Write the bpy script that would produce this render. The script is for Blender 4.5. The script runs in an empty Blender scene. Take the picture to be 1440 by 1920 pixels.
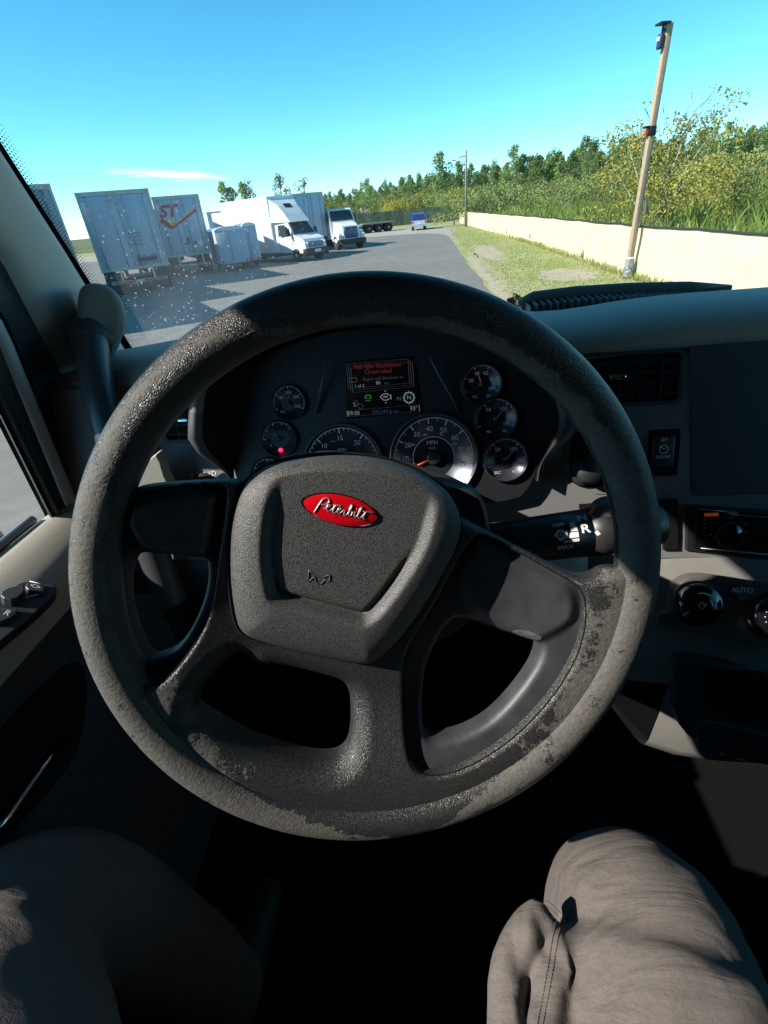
import bpy, bmesh, math, random
import numpy as np
from mathutils import Vector, Matrix, Euler
from mathutils.geometry import tessellate_polygon
R = math.radians
sc = bpy.context.scene
col = sc.collection

# ------------------------------------------------------------------ camera
EYE = np.array([0., 0., 2.45])
FPX = 908.0                                     # focal length for a 1440 px wide picture
MC = np.array([[0.99402985, 0.0294382, 0.10506216],
               [0.07325465, 0.53355301, -0.84258824],
               [-0.08086051, 0.84525415, 0.52821113]])   # columns: camera x, y, z axes in the world
cd = bpy.data.cameras.new('camera'); cam = bpy.data.objects.new('camera', cd); col.objects.link(cam)
cam.matrix_world = Matrix([[*MC[0], EYE[0]], [*MC[1], EYE[1]], [*MC[2], EYE[2]], [0, 0, 0, 1]])
cd.sensor_fit = 'HORIZONTAL'; cd.sensor_width = 36; cd.lens = 36 * FPX / 1440
cd.clip_start = 0.01; cd.clip_end = 4000
sc.camera = cam

# ------------------------------------------------------------------ light
SUN = Vector((-.7595, -.28, .587)).normalized()
sl = bpy.data.lights.new('sun', 'SUN'); sl.energy = 4.8; sl.angle = R(.5); sl.color = (1, .93, .82)
so = bpy.data.objects.new('sun', sl); col.objects.link(so)
so.rotation_euler = SUN.to_track_quat('Z', 'Y').to_euler()
w = bpy.data.worlds.new('World'); sc.world = w; w.use_nodes = True
nt = w.node_tree; bg = nt.nodes['Background']
sky = nt.nodes.new('ShaderNodeTexSky'); sky.sky_type = 'NISHITA'; sky.sun_disc = False
sky.sun_elevation = math.asin(SUN.z); sky.sun_rotation = math.atan2(SUN.x, SUN.y)
sky.altitude = 0; sky.air_density = .62; sky.dust_density = 0; sky.ozone_density = 1.6
hs = nt.nodes.new('ShaderNodeHueSaturation'); hs.inputs['Hue'].default_value = .476; hs.inputs['Saturation'].default_value = 1.26
nt.links.new(sky.outputs[0], hs.inputs['Color'])
# thin cirrus wisps low over the lot
tc = nt.nodes.new('ShaderNodeTexCoord')
def wnode(t, **k):
    n = nt.nodes.new(t)
    for a, b in k.items(): setattr(n, a, b)
    return n
def cirrus_mask(direction, half_h, half_v, seed):
    d = Vector(direction).normalized(); r = Vector((0, 0, 1)).cross(d).normalized(); u = d.cross(r)
    r = (r * math.cos(.10) + u * math.sin(.10)); u = d.cross(r)
    def dot(v):
        n = wnode('ShaderNodeVectorMath', operation='DOT_PRODUCT'); nt.links.new(tc.outputs['Generated'], n.inputs[0]); n.inputs[1].default_value = v
        return n.outputs['Value']
    a, b, f = dot(r / half_h), dot(u / half_v), dot(d)
    cmb = wnode('ShaderNodeCombineXYZ'); nt.links.new(a, cmb.inputs[0]); nt.links.new(b, cmb.inputs[1])
    ln = wnode('ShaderNodeVectorMath', operation='LENGTH'); nt.links.new(cmb.outputs[0], ln.inputs[0])
    no = wnode('ShaderNodeTexNoise'); no.inputs['Scale'].default_value = 1.3; no.inputs['Detail'].default_value = 7
    mp = wnode('ShaderNodeMapping'); mp.inputs['Scale'].default_value = (1.1, 2.1, 1); mp.inputs['Location'].default_value = (seed, 0, 0)
    nt.links.new(cmb.outputs[0], mp.inputs[0]); nt.links.new(mp.outputs[0], no.inputs['Vector'])
    s = wnode('ShaderNodeMath', operation='SUBTRACT'); nt.links.new(no.outputs['Fac'], s.inputs[0])
    h = wnode('ShaderNodeMath', operation='MULTIPLY'); nt.links.new(ln.outputs['Value'], h.inputs[0]); h.inputs[1].default_value = .42
    nt.links.new(h.outputs[0], s.inputs[1])
    g = wnode('ShaderNodeMath', operation='MULTIPLY', use_clamp=True); nt.links.new(s.outputs[0], g.inputs[0]); g.inputs[1].default_value = 3.2
    c = wnode('ShaderNodeMath', operation='GREATER_THAN'); nt.links.new(f, c.inputs[0]); c.inputs[1].default_value = 0
    m = wnode('ShaderNodeMath', operation='MULTIPLY'); nt.links.new(g.outputs[0], m.inputs[0]); nt.links.new(c.outputs[0], m.inputs[1])
    return m.outputs[0]
def ray(px, py):
    v = np.array([(px - 720) / FPX, -(py - 960) / FPX, -1.0]); return MC @ (v / np.linalg.norm(v))
tint = nt.nodes.new('ShaderNodeMixRGB'); tint.blend_type = 'MULTIPLY'; tint.inputs[0].default_value = 1; tint.inputs[2].default_value = (.86, 1.12, 1.12, 1); nt.links.new(hs.outputs[0], tint.inputs[1]); prev = tint.outputs[0]
for (px, py, hh, hv, sd) in ((320, 327, .08, .006, 3.1),):
    mx = nt.nodes.new('ShaderNodeMixRGB'); mx.inputs[2].default_value = (11, 11.5, 12.5, 1)
    sc_ = wnode('ShaderNodeMath', operation='MULTIPLY'); sc_.inputs[1].default_value = .3 if py > 300 else .2
    nt.links.new(cirrus_mask(ray(px, py), hh, hv, sd), sc_.inputs[0]); nt.links.new(sc_.outputs[0], mx.inputs[0]); nt.links.new(prev, mx.inputs[1]); prev = mx.outputs[0]
nt.links.new(prev, bg.inputs[0]); bg.inputs[1].default_value = .125
sc.view_settings.view_transform = 'Standard'; sc.view_settings.look = 'None'
sc.view_settings.exposure = .9; sc.view_settings.gamma = 1
sc.cycles.max_bounces = 8; sc.cycles.transparent_max_bounces = 12; sc.cycles.sample_clamp_indirect = 4

# ------------------------------------------------------------------ helpers
def nv(a): a = np.asarray(a, float); return a / np.linalg.norm(a)
def at(px, py, ax, val):                        # the world point seen at a picture point, on a plane x/y/z = val
    d = ray(px, py); i = 'xyz'.index(ax); return EYE + d * (val - EYE[i]) / d[i]
class Frame:                                    # a real plane in the cab or on an object: origin, right, up, outward
    def __init__(s, o, n, up=(0, 0, 1)):
        s.o = np.asarray(o, float); s.n = nv(n); s.u = nv(np.cross(up, s.n)); s.v = np.cross(s.n, s.u)
    def uv(s, px, py, h=0):
        d = ray(px, py); t = (s.o + s.n * h - EYE).dot(s.n) / d.dot(s.n); q = EYE + d * t - s.o
        return np.array([q.dot(s.u), q.dot(s.v)])
    def P(s, u, v, h=0): return s.o + s.u * u + s.v * v + s.n * h
    def mat(s, u=0, v=0, h=0):
        p = s.P(u, v, h); return Matrix([[s.u[0], s.v[0], s.n[0], p[0]], [s.u[1], s.v[1], s.n[1], p[1]], [s.u[2], s.v[2], s.n[2], p[2]], [0, 0, 0, 1]])

class MB:
    def __init__(s): s.v = []; s.f = []; s.m = []; s.smooth = []
    def add(s, V, F, mi=0, sm=False):
        k = len(s.v); s.v += [tuple(map(float, p)) for p in V]; s.f += [tuple(int(i) + k for i in f) for f in F]
        s.m += [mi] * len(F); s.smooth += [sm] * len(F); return s
    def box(s, lo, hi, mi=0, M=None, bevel=0, seg=2):
        bm = bmesh.new(); bmesh.ops.create_cube(bm, size=1)
        for q in bm.verts: q.co = Vector([lo[i] + (q.co[i] + .5) * (hi[i] - lo[i]) for i in range(3)])
        if bevel: bmesh.ops.bevel(bm, geom=bm.edges[:], offset=bevel, segments=seg, affect='EDGES', profile=.5)
        if M is not None: bm.transform(M)
        bm.verts.index_update(); s.add([q.co for q in bm.verts], [[q.index for q in f.verts] for f in bm.faces], mi, bool(bevel)); bm.free(); return s
    def tube(s, pts, rad, n=12, mi=0, caps=True, sm=True, flat=1.0):
        pts = [np.asarray(p, float) for p in pts]; N = len(pts)
        if not hasattr(rad, '__len__'): rad = [rad] * N
        V = []; t0 = nv(pts[1] - pts[0]); a = np.array([0, 0, 1.]) if abs(t0[2]) < .9 else np.array([1., 0, 0]); u = nv(np.cross(a, t0))
        for i, p in enumerate(pts):
            t = nv(pts[min(i + 1, N - 1)] - pts[max(i - 1, 0)]); u = nv(u - t * u.dot(t)); b = np.cross(t, u)
            for k in range(n):
                c = 2 * math.pi * k / n; V.append(p + rad[i] * (math.cos(c) * u + math.sin(c) * b * flat))
        F = [(i * n + k, i * n + (k + 1) % n, (i + 1) * n + (k + 1) % n, (i + 1) * n + k) for i in range(N - 1) for k in range(n)]
        if caps: F += [tuple(range(n))[::-1], tuple(range((N - 1) * n, N * n))]
        return s.add(V, F, mi, sm)
    def lathe(s, fr, u, v, prof, n=32, mi=0, sm=True):          # prof: list of (radius, height above the frame)
        V = []; F = []
        for (r, h) in prof:
            for k in range(n):
                c = 2 * math.pi * k / n; V.append(fr.P(u + r * math.cos(c), v + r * math.sin(c), h))
        for i in range(len(prof) - 1):
            for k in range(n): F.append((i * n + k, i * n + (k + 1) % n, (i + 1) * n + (k + 1) % n, (i + 1) * n + k))
        F.append(tuple(range((len(prof) - 1) * n, len(prof) * n)))
        return s.add(V, F, mi, sm)
    def plate(s, fr, poly, h0, h1, bevel=0, mi=0):              # a solid with a traced outline, from h0 up to h1
        P = ccw(poly); n = len(P); rings = [(P, h0)]
        if bevel:
            for a in (0, .3, .6, .85, 1): rings.append((inset(P, bevel * (1 - math.cos(a * math.pi / 2))), h1 - bevel * (1 - math.sin(a * math.pi / 2)) * .8))
        else: rings.append((P, h1))
        V = [fr.P(q[0], q[1], h) for (r, h) in rings for q in r]; F = []
        for i in range(len(rings) - 1):
            for k in range(n): F.append((i * n + k, i * n + (k + 1) % n, (i + 1) * n + (k + 1) % n, (i + 1) * n + k))
        s.add(V, F, mi, False); top = rings[-1][0]
        tris = tessellate_polygon([[Vector((q[0], q[1], 0)) for q in top]])
        return s.add([fr.P(q[0], q[1], rings[-1][1]) for q in top], tris, mi, False)
    def ring(s, fr, outer, inner, h0, h1, mi=0, closed=True, hin=None):   # a frame between two outlines of equal point count
        n = len(outer); hin = h0 if hin is None else hin
        V = [fr.P(*q, h0) for q in outer] + [fr.P(*q, h1) for q in outer] + [fr.P(*q, h1) for q in inner] + [fr.P(*q, hin) for q in inner]
        F = []
        for j in range(3):
            for k in range(n if closed else n - 1): F.append((j * n + k, j * n + (k + 1) % n, (j + 1) * n + (k + 1) % n, (j + 1) * n + k))
        return s.add(V, F, mi, False)
    def sweep(s, prof, xs, mi=0, axis='x', caps=True, sm=True):   # an open profile (a, b) swept along an axis; xs may carry (x, da, db)
        V = []; n = len(prof)
        for x in xs:
            da = db = 0
            if hasattr(x, '__len__'): x, da, db = x
            for (a, b) in prof: V.append((x, a + da, b + db) if axis == 'x' else (a + da, x, b + db))
        F = [(i * n + k, i * n + k + 1, (i + 1) * n + k + 1, (i + 1) * n + k) for i in range(len(xs) - 1) for k in range(n - 1)]
        if caps: F += [tuple(range(n)), tuple(range((len(xs) - 1) * n, len(xs) * n))]
        return s.add(V, F, mi, sm)
    def text(s, body, size, M, mi=0, ext=.0, align='CENTER', sx=1.0, shear=0, bold=0):
        cu = bpy.data.curves.new('t', 'FONT'); cu.body = body; cu.size = size; cu.align_x = align; cu.align_y = 'CENTER'; cu.extrude = ext; cu.shear = shear; cu.offset = bold
        cu.resolution_u = 3
        ob = bpy.data.objects.new('t', cu); col.objects.link(ob)
        dg = bpy.context.evaluated_depsgraph_get(); me = bpy.data.meshes.new_from_object(ob.evaluated_get(dg))
        MM = M @ Matrix.Diagonal((sx, 1, 1, 1))
        s.add([MM @ q.co for q in me.vertices], [list(p.vertices) for p in me.polygons], mi)
        bpy.data.objects.remove(ob); bpy.data.curves.remove(cu); bpy.data.meshes.remove(me); return s
    def build(s, name, mats, parent=None, local=False, angle=None, loc=None):
        me = bpy.data.meshes.new(name); off = np.zeros(3)
        if parent is not None and not local:
            off = np.array(ROOTLOC[parent.name])
        if loc is not None: off = np.asarray(loc, float)
        me.from_pydata([(p[0] - off[0], p[1] - off[1], p[2] - off[2]) for p in s.v], [], s.f)
        for m in (mats if isinstance(mats, (list, tuple)) else [mats]): me.materials.append(m)
        me.polygons.foreach_set('material_index', s.m); me.polygons.foreach_set('use_smooth', s.smooth)
        bm = bmesh.new(); bm.from_mesh(me); bmesh.ops.remove_doubles(bm, verts=bm.verts, dist=1e-6) if len(s.v) < 60000 else None
        bmesh.ops.recalc_face_normals(bm, faces=bm.faces) if len(s.v) < 200000 else None
        bm.to_mesh(me); bm.free()
        if angle is not None:
            me.shade_smooth() if hasattr(me, 'shade_smooth') else None
            try: me.set_sharp_from_angle(angle=R(angle))
            except Exception: pass
        ob = bpy.data.objects.new(name, me); col.objects.link(ob)
        if parent is not None:
            ob.parent = parent
            ROOTLOC[ob.name] = tuple(off) if not local else (0, 0, 0)
        else: ROOTLOC[ob.name] = tuple(off); ob.location = tuple(off) if loc is not None else (0, 0, 0)
        return ob
ROOTLOC = {}
def tag(o, label=None, cat=None, group=None, kind=None):
    if label: o['label'] = label
    if cat: o['category'] = cat
    if group: o['group'] = group
    if kind: o['kind'] = kind
    return o
def thing(name, label, cat, loc=(0, 0, 0), rotz=0, group=None):
    o = bpy.data.objects.new(name, None); col.objects.link(o); o.empty_display_size = .2
    o.location = loc; o.rotation_euler = (0, 0, rotz); ROOTLOC[o.name] = tuple(loc); return tag(o, label, cat, group)
def copy_tree(o, parent=None):
    c = o.copy(); col.objects.link(c)
    if parent is not None: c.parent = parent
    for ch in [x for x in col.objects if x.parent == o]: copy_tree(ch, c)
    return c
def ccw(P):
    P = [np.asarray(q, float) for q in P]; a = sum(P[i][0] * P[(i + 1) % len(P)][1] - P[(i + 1) % len(P)][0] * P[i][1] for i in range(len(P)))
    return P if a > 0 else P[::-1]
def inset(P, d):
    n = len(P); out = []
    for i in range(n):
        a, b, c = P[i - 1], P[i], P[(i + 1) % n]; e1 = nv(b - a + 1e-12); e2 = nv(c - b + 1e-12)
        n1 = np.array([-e1[1], e1[0]]); n2 = np.array([-e2[1], e2[0]]); m = n1 + n2; L = m.dot(m)
        out.append(b + m * (2 * d / max(L, 1.0)) * 1.0 if L > .2 else b + n1 * d)
    return out
def chaikin(P, it=2, closed=True):
    P = [np.asarray(q, float) for q in P]
    for _ in range(it):
        Q = [] if closed else [P[0]]
        for i in range(len(P) if closed else len(P) - 1):
            a, b = P[i], P[(i + 1) % len(P)]; Q += [.75 * a + .25 * b, .25 * a + .75 * b]
        P = Q if closed else Q + [P[-1]]
    return P
def rrect(u0, u1, v0, v1, r, n=5):
    out = []
    for (cx, cy, a0) in ((u1 - r, v1 - r, 0), (u0 + r, v1 - r, 90), (u0 + r, v0 + r, 180), (u1 - r, v0 + r, 270)):
        for k in range(n + 1):
            a = R(a0 + 90 * k / n); out.append(np.array([cx + r * math.cos(a), cy + r * math.sin(a)]))
    return out
def circ(u, v, r, n=32): return [np.array([u + r * math.cos(2 * math.pi * k / n), v + r * math.sin(2 * math.pi * k / n)]) for k in range(n)]

MATS = {}
def mat(name, c, rough=.6, metal=0, bump=None, var=None, spec=.5, coat=0, emis=None, speck=None, vcol=None):
    """bump (kind, scale, strength, distance); var (scale, second colour, contrast); speck (scale, threshold, colour)"""
    if name in MATS: return MATS[name]
    m = bpy.data.materials.new(name); m.use_nodes = True; t = m.node_tree; N = t.nodes; L = t.links; b = N['Principled BSDF']
    c = (*c, 1) if len(c) == 3 else c
    b.inputs['Base Color'].default_value = c; b.inputs['Roughness'].default_value = rough; b.inputs['Metallic'].default_value = metal
    b.inputs['Specular IOR Level'].default_value = spec; b.inputs['Coat Weight'].default_value = coat
    T = N.new('ShaderNodeTexCoord'); src = None
    if var:
        for vv in (var if isinstance(var, list) else [var]):
            s_, c2, k = vv; n = N.new('ShaderNodeTexNoise'); n.inputs['Scale'].default_value = s_; n.inputs['Detail'].default_value = 6; n.inputs['Roughness'].default_value = .62
            L.new(T.outputs['Object'], n.inputs['Vector']); r = N.new('ShaderNodeMapRange'); r.inputs[1].default_value = .5 - .5 / k; r.inputs[2].default_value = .5 + .5 / k
            L.new(n.outputs['Fac'], r.inputs[0]); x = N.new('ShaderNodeMixRGB'); L.new(r.outputs[0], x.inputs[0])
            if src is None: x.inputs[1].default_value = c
            else: L.new(src, x.inputs[1])
            x.inputs[2].default_value = (*c2, 1); src = x.outputs[0]
    if speck:
        s_, th, c2 = speck; n = N.new('ShaderNodeTexVoronoi'); n.inputs['Scale'].default_value = s_; L.new(T.outputs['Object'], n.inputs['Vector'])
        r = N.new('ShaderNodeMath'); r.operation = 'LESS_THAN'; r.inputs[1].default_value = th; L.new(n.outputs['Distance'], r.inputs[0])
        x = N.new('ShaderNodeMixRGB'); L.new(r.outputs[0], x.inputs[0]); x.inputs[2].default_value = (*c2, 1)
        if src is None: x.inputs[1].default_value = c
        else: L.new(src, x.inputs[1])
        src = x.outputs[0]
    if src is not None: L.new(src, b.inputs['Base Color'])
    if bump:
        k, s_, st, di = bump; B = N.new('ShaderNodeBump'); B.inputs['Strength'].default_value = st; B.inputs['Distance'].default_value = di
        if k == 'leather':
            n = N.new('ShaderNodeTexVoronoi'); n.feature = 'DISTANCE_TO_EDGE'; n.inputs['Scale'].default_value = s_
            n2 = N.new('ShaderNodeTexNoise'); n2.inputs['Scale'].default_value = s_ * .35; mx = N.new('ShaderNodeVectorMath'); mx.operation = 'MULTIPLY_ADD'
            L.new(T.outputs['Object'], n2.inputs['Vector']); L.new(n2.outputs['Color'], mx.inputs[0]); mx.inputs[1].default_value = (2.2 / s_,) * 3; L.new(T.outputs['Object'], mx.inputs[2])
            L.new(mx.outputs[0], n.inputs['Vector']); rr = N.new('ShaderNodeMapRange'); rr.inputs[2].default_value = .22; rr.interpolation_type = 'SMOOTHSTEP'
            L.new(n.outputs['Distance'], rr.inputs[0]); L.new(rr.outputs[0], B.inputs['Height'])
        else:
            n = N.new('ShaderNodeTexNoise'); n.inputs['Scale'].default_value = s_; n.inputs['Detail'].default_value = 5
            L.new(T.outputs['Object'], n.inputs['Vector']); L.new(n.outputs['Fac'], B.inputs['Height'])
        L.new(B.outputs[0], b.inputs['Normal'])
    if emis: b.inputs['Emission Color'].default_value = (*emis[0], 1); b.inputs['Emission Strength'].default_value = emis[1]
    MATS[name] = m; return m

M_asph = mat('asphalt', (.16, .153, .138), .9, var=[(.22, (.235, .22, .19), 3), (1.7, (.135, .13, .12), 2.5)], bump=('noise', 45, .35, .02), speck=(22, .10, (.24, .23, .21)))
M_steel = mat('galvanised_steel', (.42, .43, .44), .45, .8, var=(3, (.3, .31, .32), 2))
M_black = mat('black_plastic', (.012, .013, .016), .45, spec=.4)
M_rubber = mat('tyre_rubber', (.018, .018, .019), .85)
M_white = mat('white_paint', (.78, .79, .8), .35, var=(1.2, (.62, .63, .62), 2.2), coat=.3)
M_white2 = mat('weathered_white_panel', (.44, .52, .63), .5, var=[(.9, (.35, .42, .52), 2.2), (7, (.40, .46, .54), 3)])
M_chrome = mat('chrome', (.75, .76, .8), .12, 1)
M_glassdk = mat('vehicle_glass', (.02, .03, .035), .06, spec=.8)
M_bluep = mat('blue_paint', (.03, .07, .25), .3, coat=.5)
M_red = mat('red_lens', (.55, .02, .02), .3)
M_amber = mat('amber_lens', (.8, .25, .02), .3)

# ================================================================== OUTDOORS
def sheet(name, poly, z, m, sub=None):
    mb = MB(); mb.add([(p[0], p[1], z) for p in poly], tessellate_polygon([[Vector((p[0], p[1], 0)) for p in poly]]))
    o = mb.build(name, m); o['kind'] = 'structure'; return o
M_ground = mat('verge_ground', (.22, .27, .07), .95, var=[(.8, (.32, .30, .13), 4), (.33, (.44, .36, .24), 7), (5, (.18, .24, .06), 2)], bump=('noise', 9, .8, .06))
M_sand = mat('sandy_dirt', (.36, .30, .21), .95, var=[(.9, (.22, .21, .09), 4), (6, (.42, .36, .27), 3)], bump=('noise', 12, .6, .05))
M_gravel = mat('pale_gravel', (.30, .275, .23), .95, var=[(.3, (.22, .2, .17), 3), (4, (.36, .33, .28), 2)])
sheet('ground', [(-1500, -600), (1500, -600), (1500, 2500), (-1500, 2500)], 0, M_ground)
rnd = random.Random(4)
edge = [(2.35 - .035 * max(0, y - 0) * (y < 20) / 1.5 + rnd.uniform(-.07, .07) + (0 if y < 40 else -.25 * max(0, y - 50)), y) for y in np.arange(-40, 59, 1.6)]
edge = [(1.87 + .35 * math.exp(-((y - 5) / 9) ** 2) * (y < 40) + rnd.uniform(-.07, .07) - .012 * max(0, y - 49) ** 2 * 2.2, y) for y in np.arange(-40, 60, 1.5)]
sheet('asphalt_yard', [(-80, -40)] + edge + [(-6, 60.5), (-80, 62)], .012, M_asph)
sheet('gravel_apron', [(-80, 50), (1.6, 47), (2.6, 52), (3.2, 60), (3.3, 68), (1.2, 76), (-80, 80)], .006, M_gravel)
for c, (x, y, a, b, s) in enumerate(((3.3, 31, .8, 5.5, 1), (4.8, 19.3, 1.0, 1.9, 2), (2.35, 22, .42, 11, 3), (2.6, 13.5, .7, 2.6, 5), (5.2, 15.6, .8, 1.2, 6))):
    rr = random.Random(s); n = 34
    sheet('sand_patch', [(x + a * math.cos(2 * math.pi * k / n) * rr.uniform(.65, 1.15), y + b * math.sin(2 * math.pi * k / n) * rr.uniform(.7, 1.1)) for k in range(n)], .003, M_sand)
# low bank beyond the green fence and behind the tan fence
def terrain(name, x0, x1, y0, y1, n, f, m):
    V = []; F = []
    for j in range(n + 1):
        for i in range(n + 1):
            x = x0 + (x1 - x0) * i / n; y = y0 + (y1 - y0) * j / n; V.append((x, y, f(x, y)))
    for j in range(n):
        for i in range(n): a = j * (n + 1) + i; F.append((a, a + 1, a + n + 2, a + n + 1))
    o = MB().add(V, F, 0, True).build(name, m); o['kind'] = 'structure'; return o
M_scrub = mat('scrub_ground', (.11, .12, .035), .95, var=[(.15, (.22, .2, .08), 4), (1.2, (.06, .09, .025), 3)])
terrain('scrub_bank', 9, 150, -30, 300, 44, lambda x, y: .05 + 1.1 * (1 - math.exp(-max(0, x - 10) / 14)) + .25 * math.sin(x * .21 + y * .13), M_scrub)
terrain('far_bank', -160, 12, 97, 300, 30, lambda x, y: .02 + 1.9 * (1 - math.exp(-max(0, y - 97) / 25)) + .2 * math.sin(x * .31), M_scrub)

def scatter_blades(name, n, area, hh, ww, m, seed, lean=.35, z=None, label=None):
    g = np.random.default_rng(seed); x, y = area(g, n); n = len(x)
    a = g.uniform(0, 2 * math.pi, n); h = g.uniform(*hh, n); ln = g.normal(0, lean, (n, 2)) * h[:, None]; wd = g.uniform(*ww, n)
    zz = np.zeros(n) if z is None else z(x, y)
    V = np.zeros((n, 4, 3)); dx = np.cos(a) * wd / 2; dy = np.sin(a) * wd / 2
    V[:, 0] = np.stack([x - dx, y - dy, zz], 1); V[:, 1] = np.stack([x + dx, y + dy, zz], 1)
    V[:, 2] = np.stack([x + dx * .55 + ln[:, 0] * .5, y + dy * .55 + ln[:, 1] * .5, zz + h * .62], 1)
    V[:, 3] = np.stack([x + ln[:, 0], y + ln[:, 1], zz + h], 1)
    F = [(4 * i, 4 * i + 1, 4 * i + 2, 4 * i + 3) for i in range(n)]
    me = bpy.data.meshes.new(name); me.from_pydata(V.reshape(-1, 3).tolist(), [], F); me.materials.append(m)
    o = bpy.data.objects.new(name, me); col.objects.link(o); tag(o, label, name.replace('_', ' '), kind='stuff'); return o
def leafmat(name, cols, scale=.8, trans=.0):
    m = bpy.data.materials.new(name); m.use_nodes = True; t = m.node_tree; N = t.nodes; L = t.links; b = N['Principled BSDF']
    T = N.new('ShaderNodeTexCoord'); n = N.new('ShaderNodeTexNoise'); n.inputs['Scale'].default_value = scale; n.inputs['Detail'].default_value = 8; n.inputs['Roughness'].default_value = .75
    L.new(T.outputs['Object'], n.inputs['Vector']); r = N.new('ShaderNodeValToRGB'); r.color_ramp.interpolation = 'LINEAR'
    e = r.color_ramp.elements; k = len(cols)
    for i, c in enumerate(cols):
        p = .34 + .32 * i / (k - 1)
        q = e[0] if i == 0 else (e[1] if i == k - 1 else e.new(p)); q.position = p; q.color = (*c, 1)
    L.new(n.outputs['Fac'], r.inputs[0]); oi = N.new('ShaderNodeObjectInfo'); h = N.new('ShaderNodeHueSaturation')
    mr = N.new('ShaderNodeMapRange'); mr.inputs[3].default_value = .7; mr.inputs[4].default_value = 1.35; L.new(oi.outputs['Random'], mr.inputs[0]); L.new(mr.outputs[0], h.inputs['Value'])
    L.new(r.outputs[0], h.inputs['Color']); L.new(h.outputs[0], b.inputs['Base Color']); b.inputs['Roughness'].default_value = .75; b.inputs['Specular IOR Level'].default_value = .2
    tr = N.new('ShaderNodeBsdfTranslucent'); L.new(h.outputs[0], tr.inputs[0]); mx = N.new('ShaderNodeMixShader'); mx.inputs[0].default_value = .3
    L.new(b.outputs[0], mx.inputs[1]); L.new(tr.outputs[0], mx.inputs[2]); L.new(mx.outputs[0], N['Material Output'].inputs[0]); return m
L_grass = leafmat('short_grass', [(.18, .25, .05), (.3, .35, .10), (.46, .42, .2)], .7)
L_tall = leafmat('tall_grass', [(.12, .17, .04), (.28, .30, .09), (.42, .36, .17), (.2, .26, .06)], .25)
L_pine = leafmat('pine_needles', [(.085, .15, .055), (.17, .26, .08), (.29, .37, .13)], .9)
L_bush = leafmat('shrub_leaves', [(.08, .14, .035), (.18, .24, .055), (.32, .33, .12)], .9)
L_yel = leafmat('yellowing_leaves', [(.10, .16, .035), (.24, .29, .07), (.42, .38, .09), (.55, .45, .10)], 1.5)
L_ora = leafmat('orange_leaves', [(.14, .16, .04), (.42, .26, .05), (.5, .33, .06)], .9)
L_brown = leafmat('brown_leaves', [(.16, .08, .03), (.3, .15, .06), (.12, .1, .03)], .9)
L_pink = leafmat('red_leaves', [(.5, .08, .07), (.6, .14, .14)], 3)
M_bark = mat('bark', (.16, .13, .10), .9, var=(6, (.26, .23, .19), 3))
M_pale = mat('pale_bark', (.42, .37, .29), .9, var=(6, (.25, .21, .16), 3))
def inverge(g, n):
    y = g.uniform(0, 1, n) ** 1.6 * 62 + 9; x = g.uniform(2.3, 6.6, n); k = (x < 6.45 - .018 * np.maximum(0, y - 22)) & (np.abs((x - 3.3) / .8) ** 2 + ((y - 31) / 5.5) ** 2 > g.uniform(.3, 1.4, n)) & ((x - 4.8) ** 2 + ((y - 19.3) / 1.9) ** 2 > g.uniform(.2, 1.3, n)); return x[k], y[k]
scatter_blades('grass', 24000, inverge, (.02, .07), (.012, .05), L_grass, 3, label='short green and straw coloured grass on the verge beside the road')
def edgegrass(g, n):
    y = g.uniform(0, 1, n) ** 1.4 * 60 + 11; x = 6.33 - .018 * np.maximum(0, y - 22) + g.normal(0, .1, n) + np.maximum(0, 17 - y) * .1; return x, y
scatter_blades('fence_grass', 5000, edgegrass, (.06, .28), (.015, .04), L_grass, 5, label='uncut grass at the foot of the tan fabric fence')
def behind(g, n):
    y = g.uniform(0, 1, n) ** 1.3 * 120 + 4; x = 7.3 + g.uniform(0, 1, n) ** 1.5 * 75; k = x > 7 + .0 * y; return x[k], y[k]
bz = lambda x, y: np.where(x > 10, .05 + 1.1 * (1 - np.exp(-np.maximum(0, x - 10) / 14)) + .25 * np.sin(x * .21 + y * .13), 0)
scatter_blades('tall_grass', 60000, behind, (.5, 1.5), (.02, .10), L_tall, 8, .22, bz, label='tall yellow green grass and weeds beyond the tan fence')

def crown_mesh(name, clumps, per, leaf, seed, m, squash=.8):
    g = np.random.default_rng(seed); P = []
    for (c, r) in clumps:
        k = max(6, int(per * (r ** 2))); d = g.normal(size=(k, 3)); d /= np.linalg.norm(d, axis=1)[:, None]; d *= (g.uniform(.15, 1, k) ** .45 * r)[:, None]; d[:, 2] *= squash; P.append(d + np.array(c))
    P = np.concatenate(P); n = len(P); A = g.normal(size=(n, 3)); A /= np.linalg.norm(A, axis=1)[:, None]; B = g.normal(size=(n, 3)); B -= A * (A * B).sum(1)[:, None]; B /= np.linalg.norm(B, axis=1)[:, None]
    s = g.uniform(.5, 1.2, n)[:, None] * leaf; A = A * s; B = B * s * .62
    V = np.stack([P - A, P - B * .9, P + A, P + B], 1).reshape(-1, 3)
    me = bpy.data.meshes.new(name); me.from_pydata(V.tolist(), [], [(4 * i, 4 * i + 1, 4 * i + 2, 4 * i + 3) for i in range(n)]); me.materials.append(m); return me
def make_tree(name, H, clumps, per, leaf, seed, lm, stems, bark, label, cat, group=None):
    t = thing(name, label, cat, group=group)
    mb = MB()
    for s in stems: mb.tube([q[:3] for q in s], [q[3] for q in s], 6)
    mb.build('trunk', bark, t)
    me = crown_mesh('crown', clumps, per, leaf, seed, lm); o = bpy.data.objects.new('crown', me); col.objects.link(o); o.parent = t; return t
def hdir(px):                                   # level direction towards a picture column, taken at the horizon
    d = ray(px, 393 + (720 - px) * .096); d[2] = 0; return nv(d)
pines = []
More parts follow.
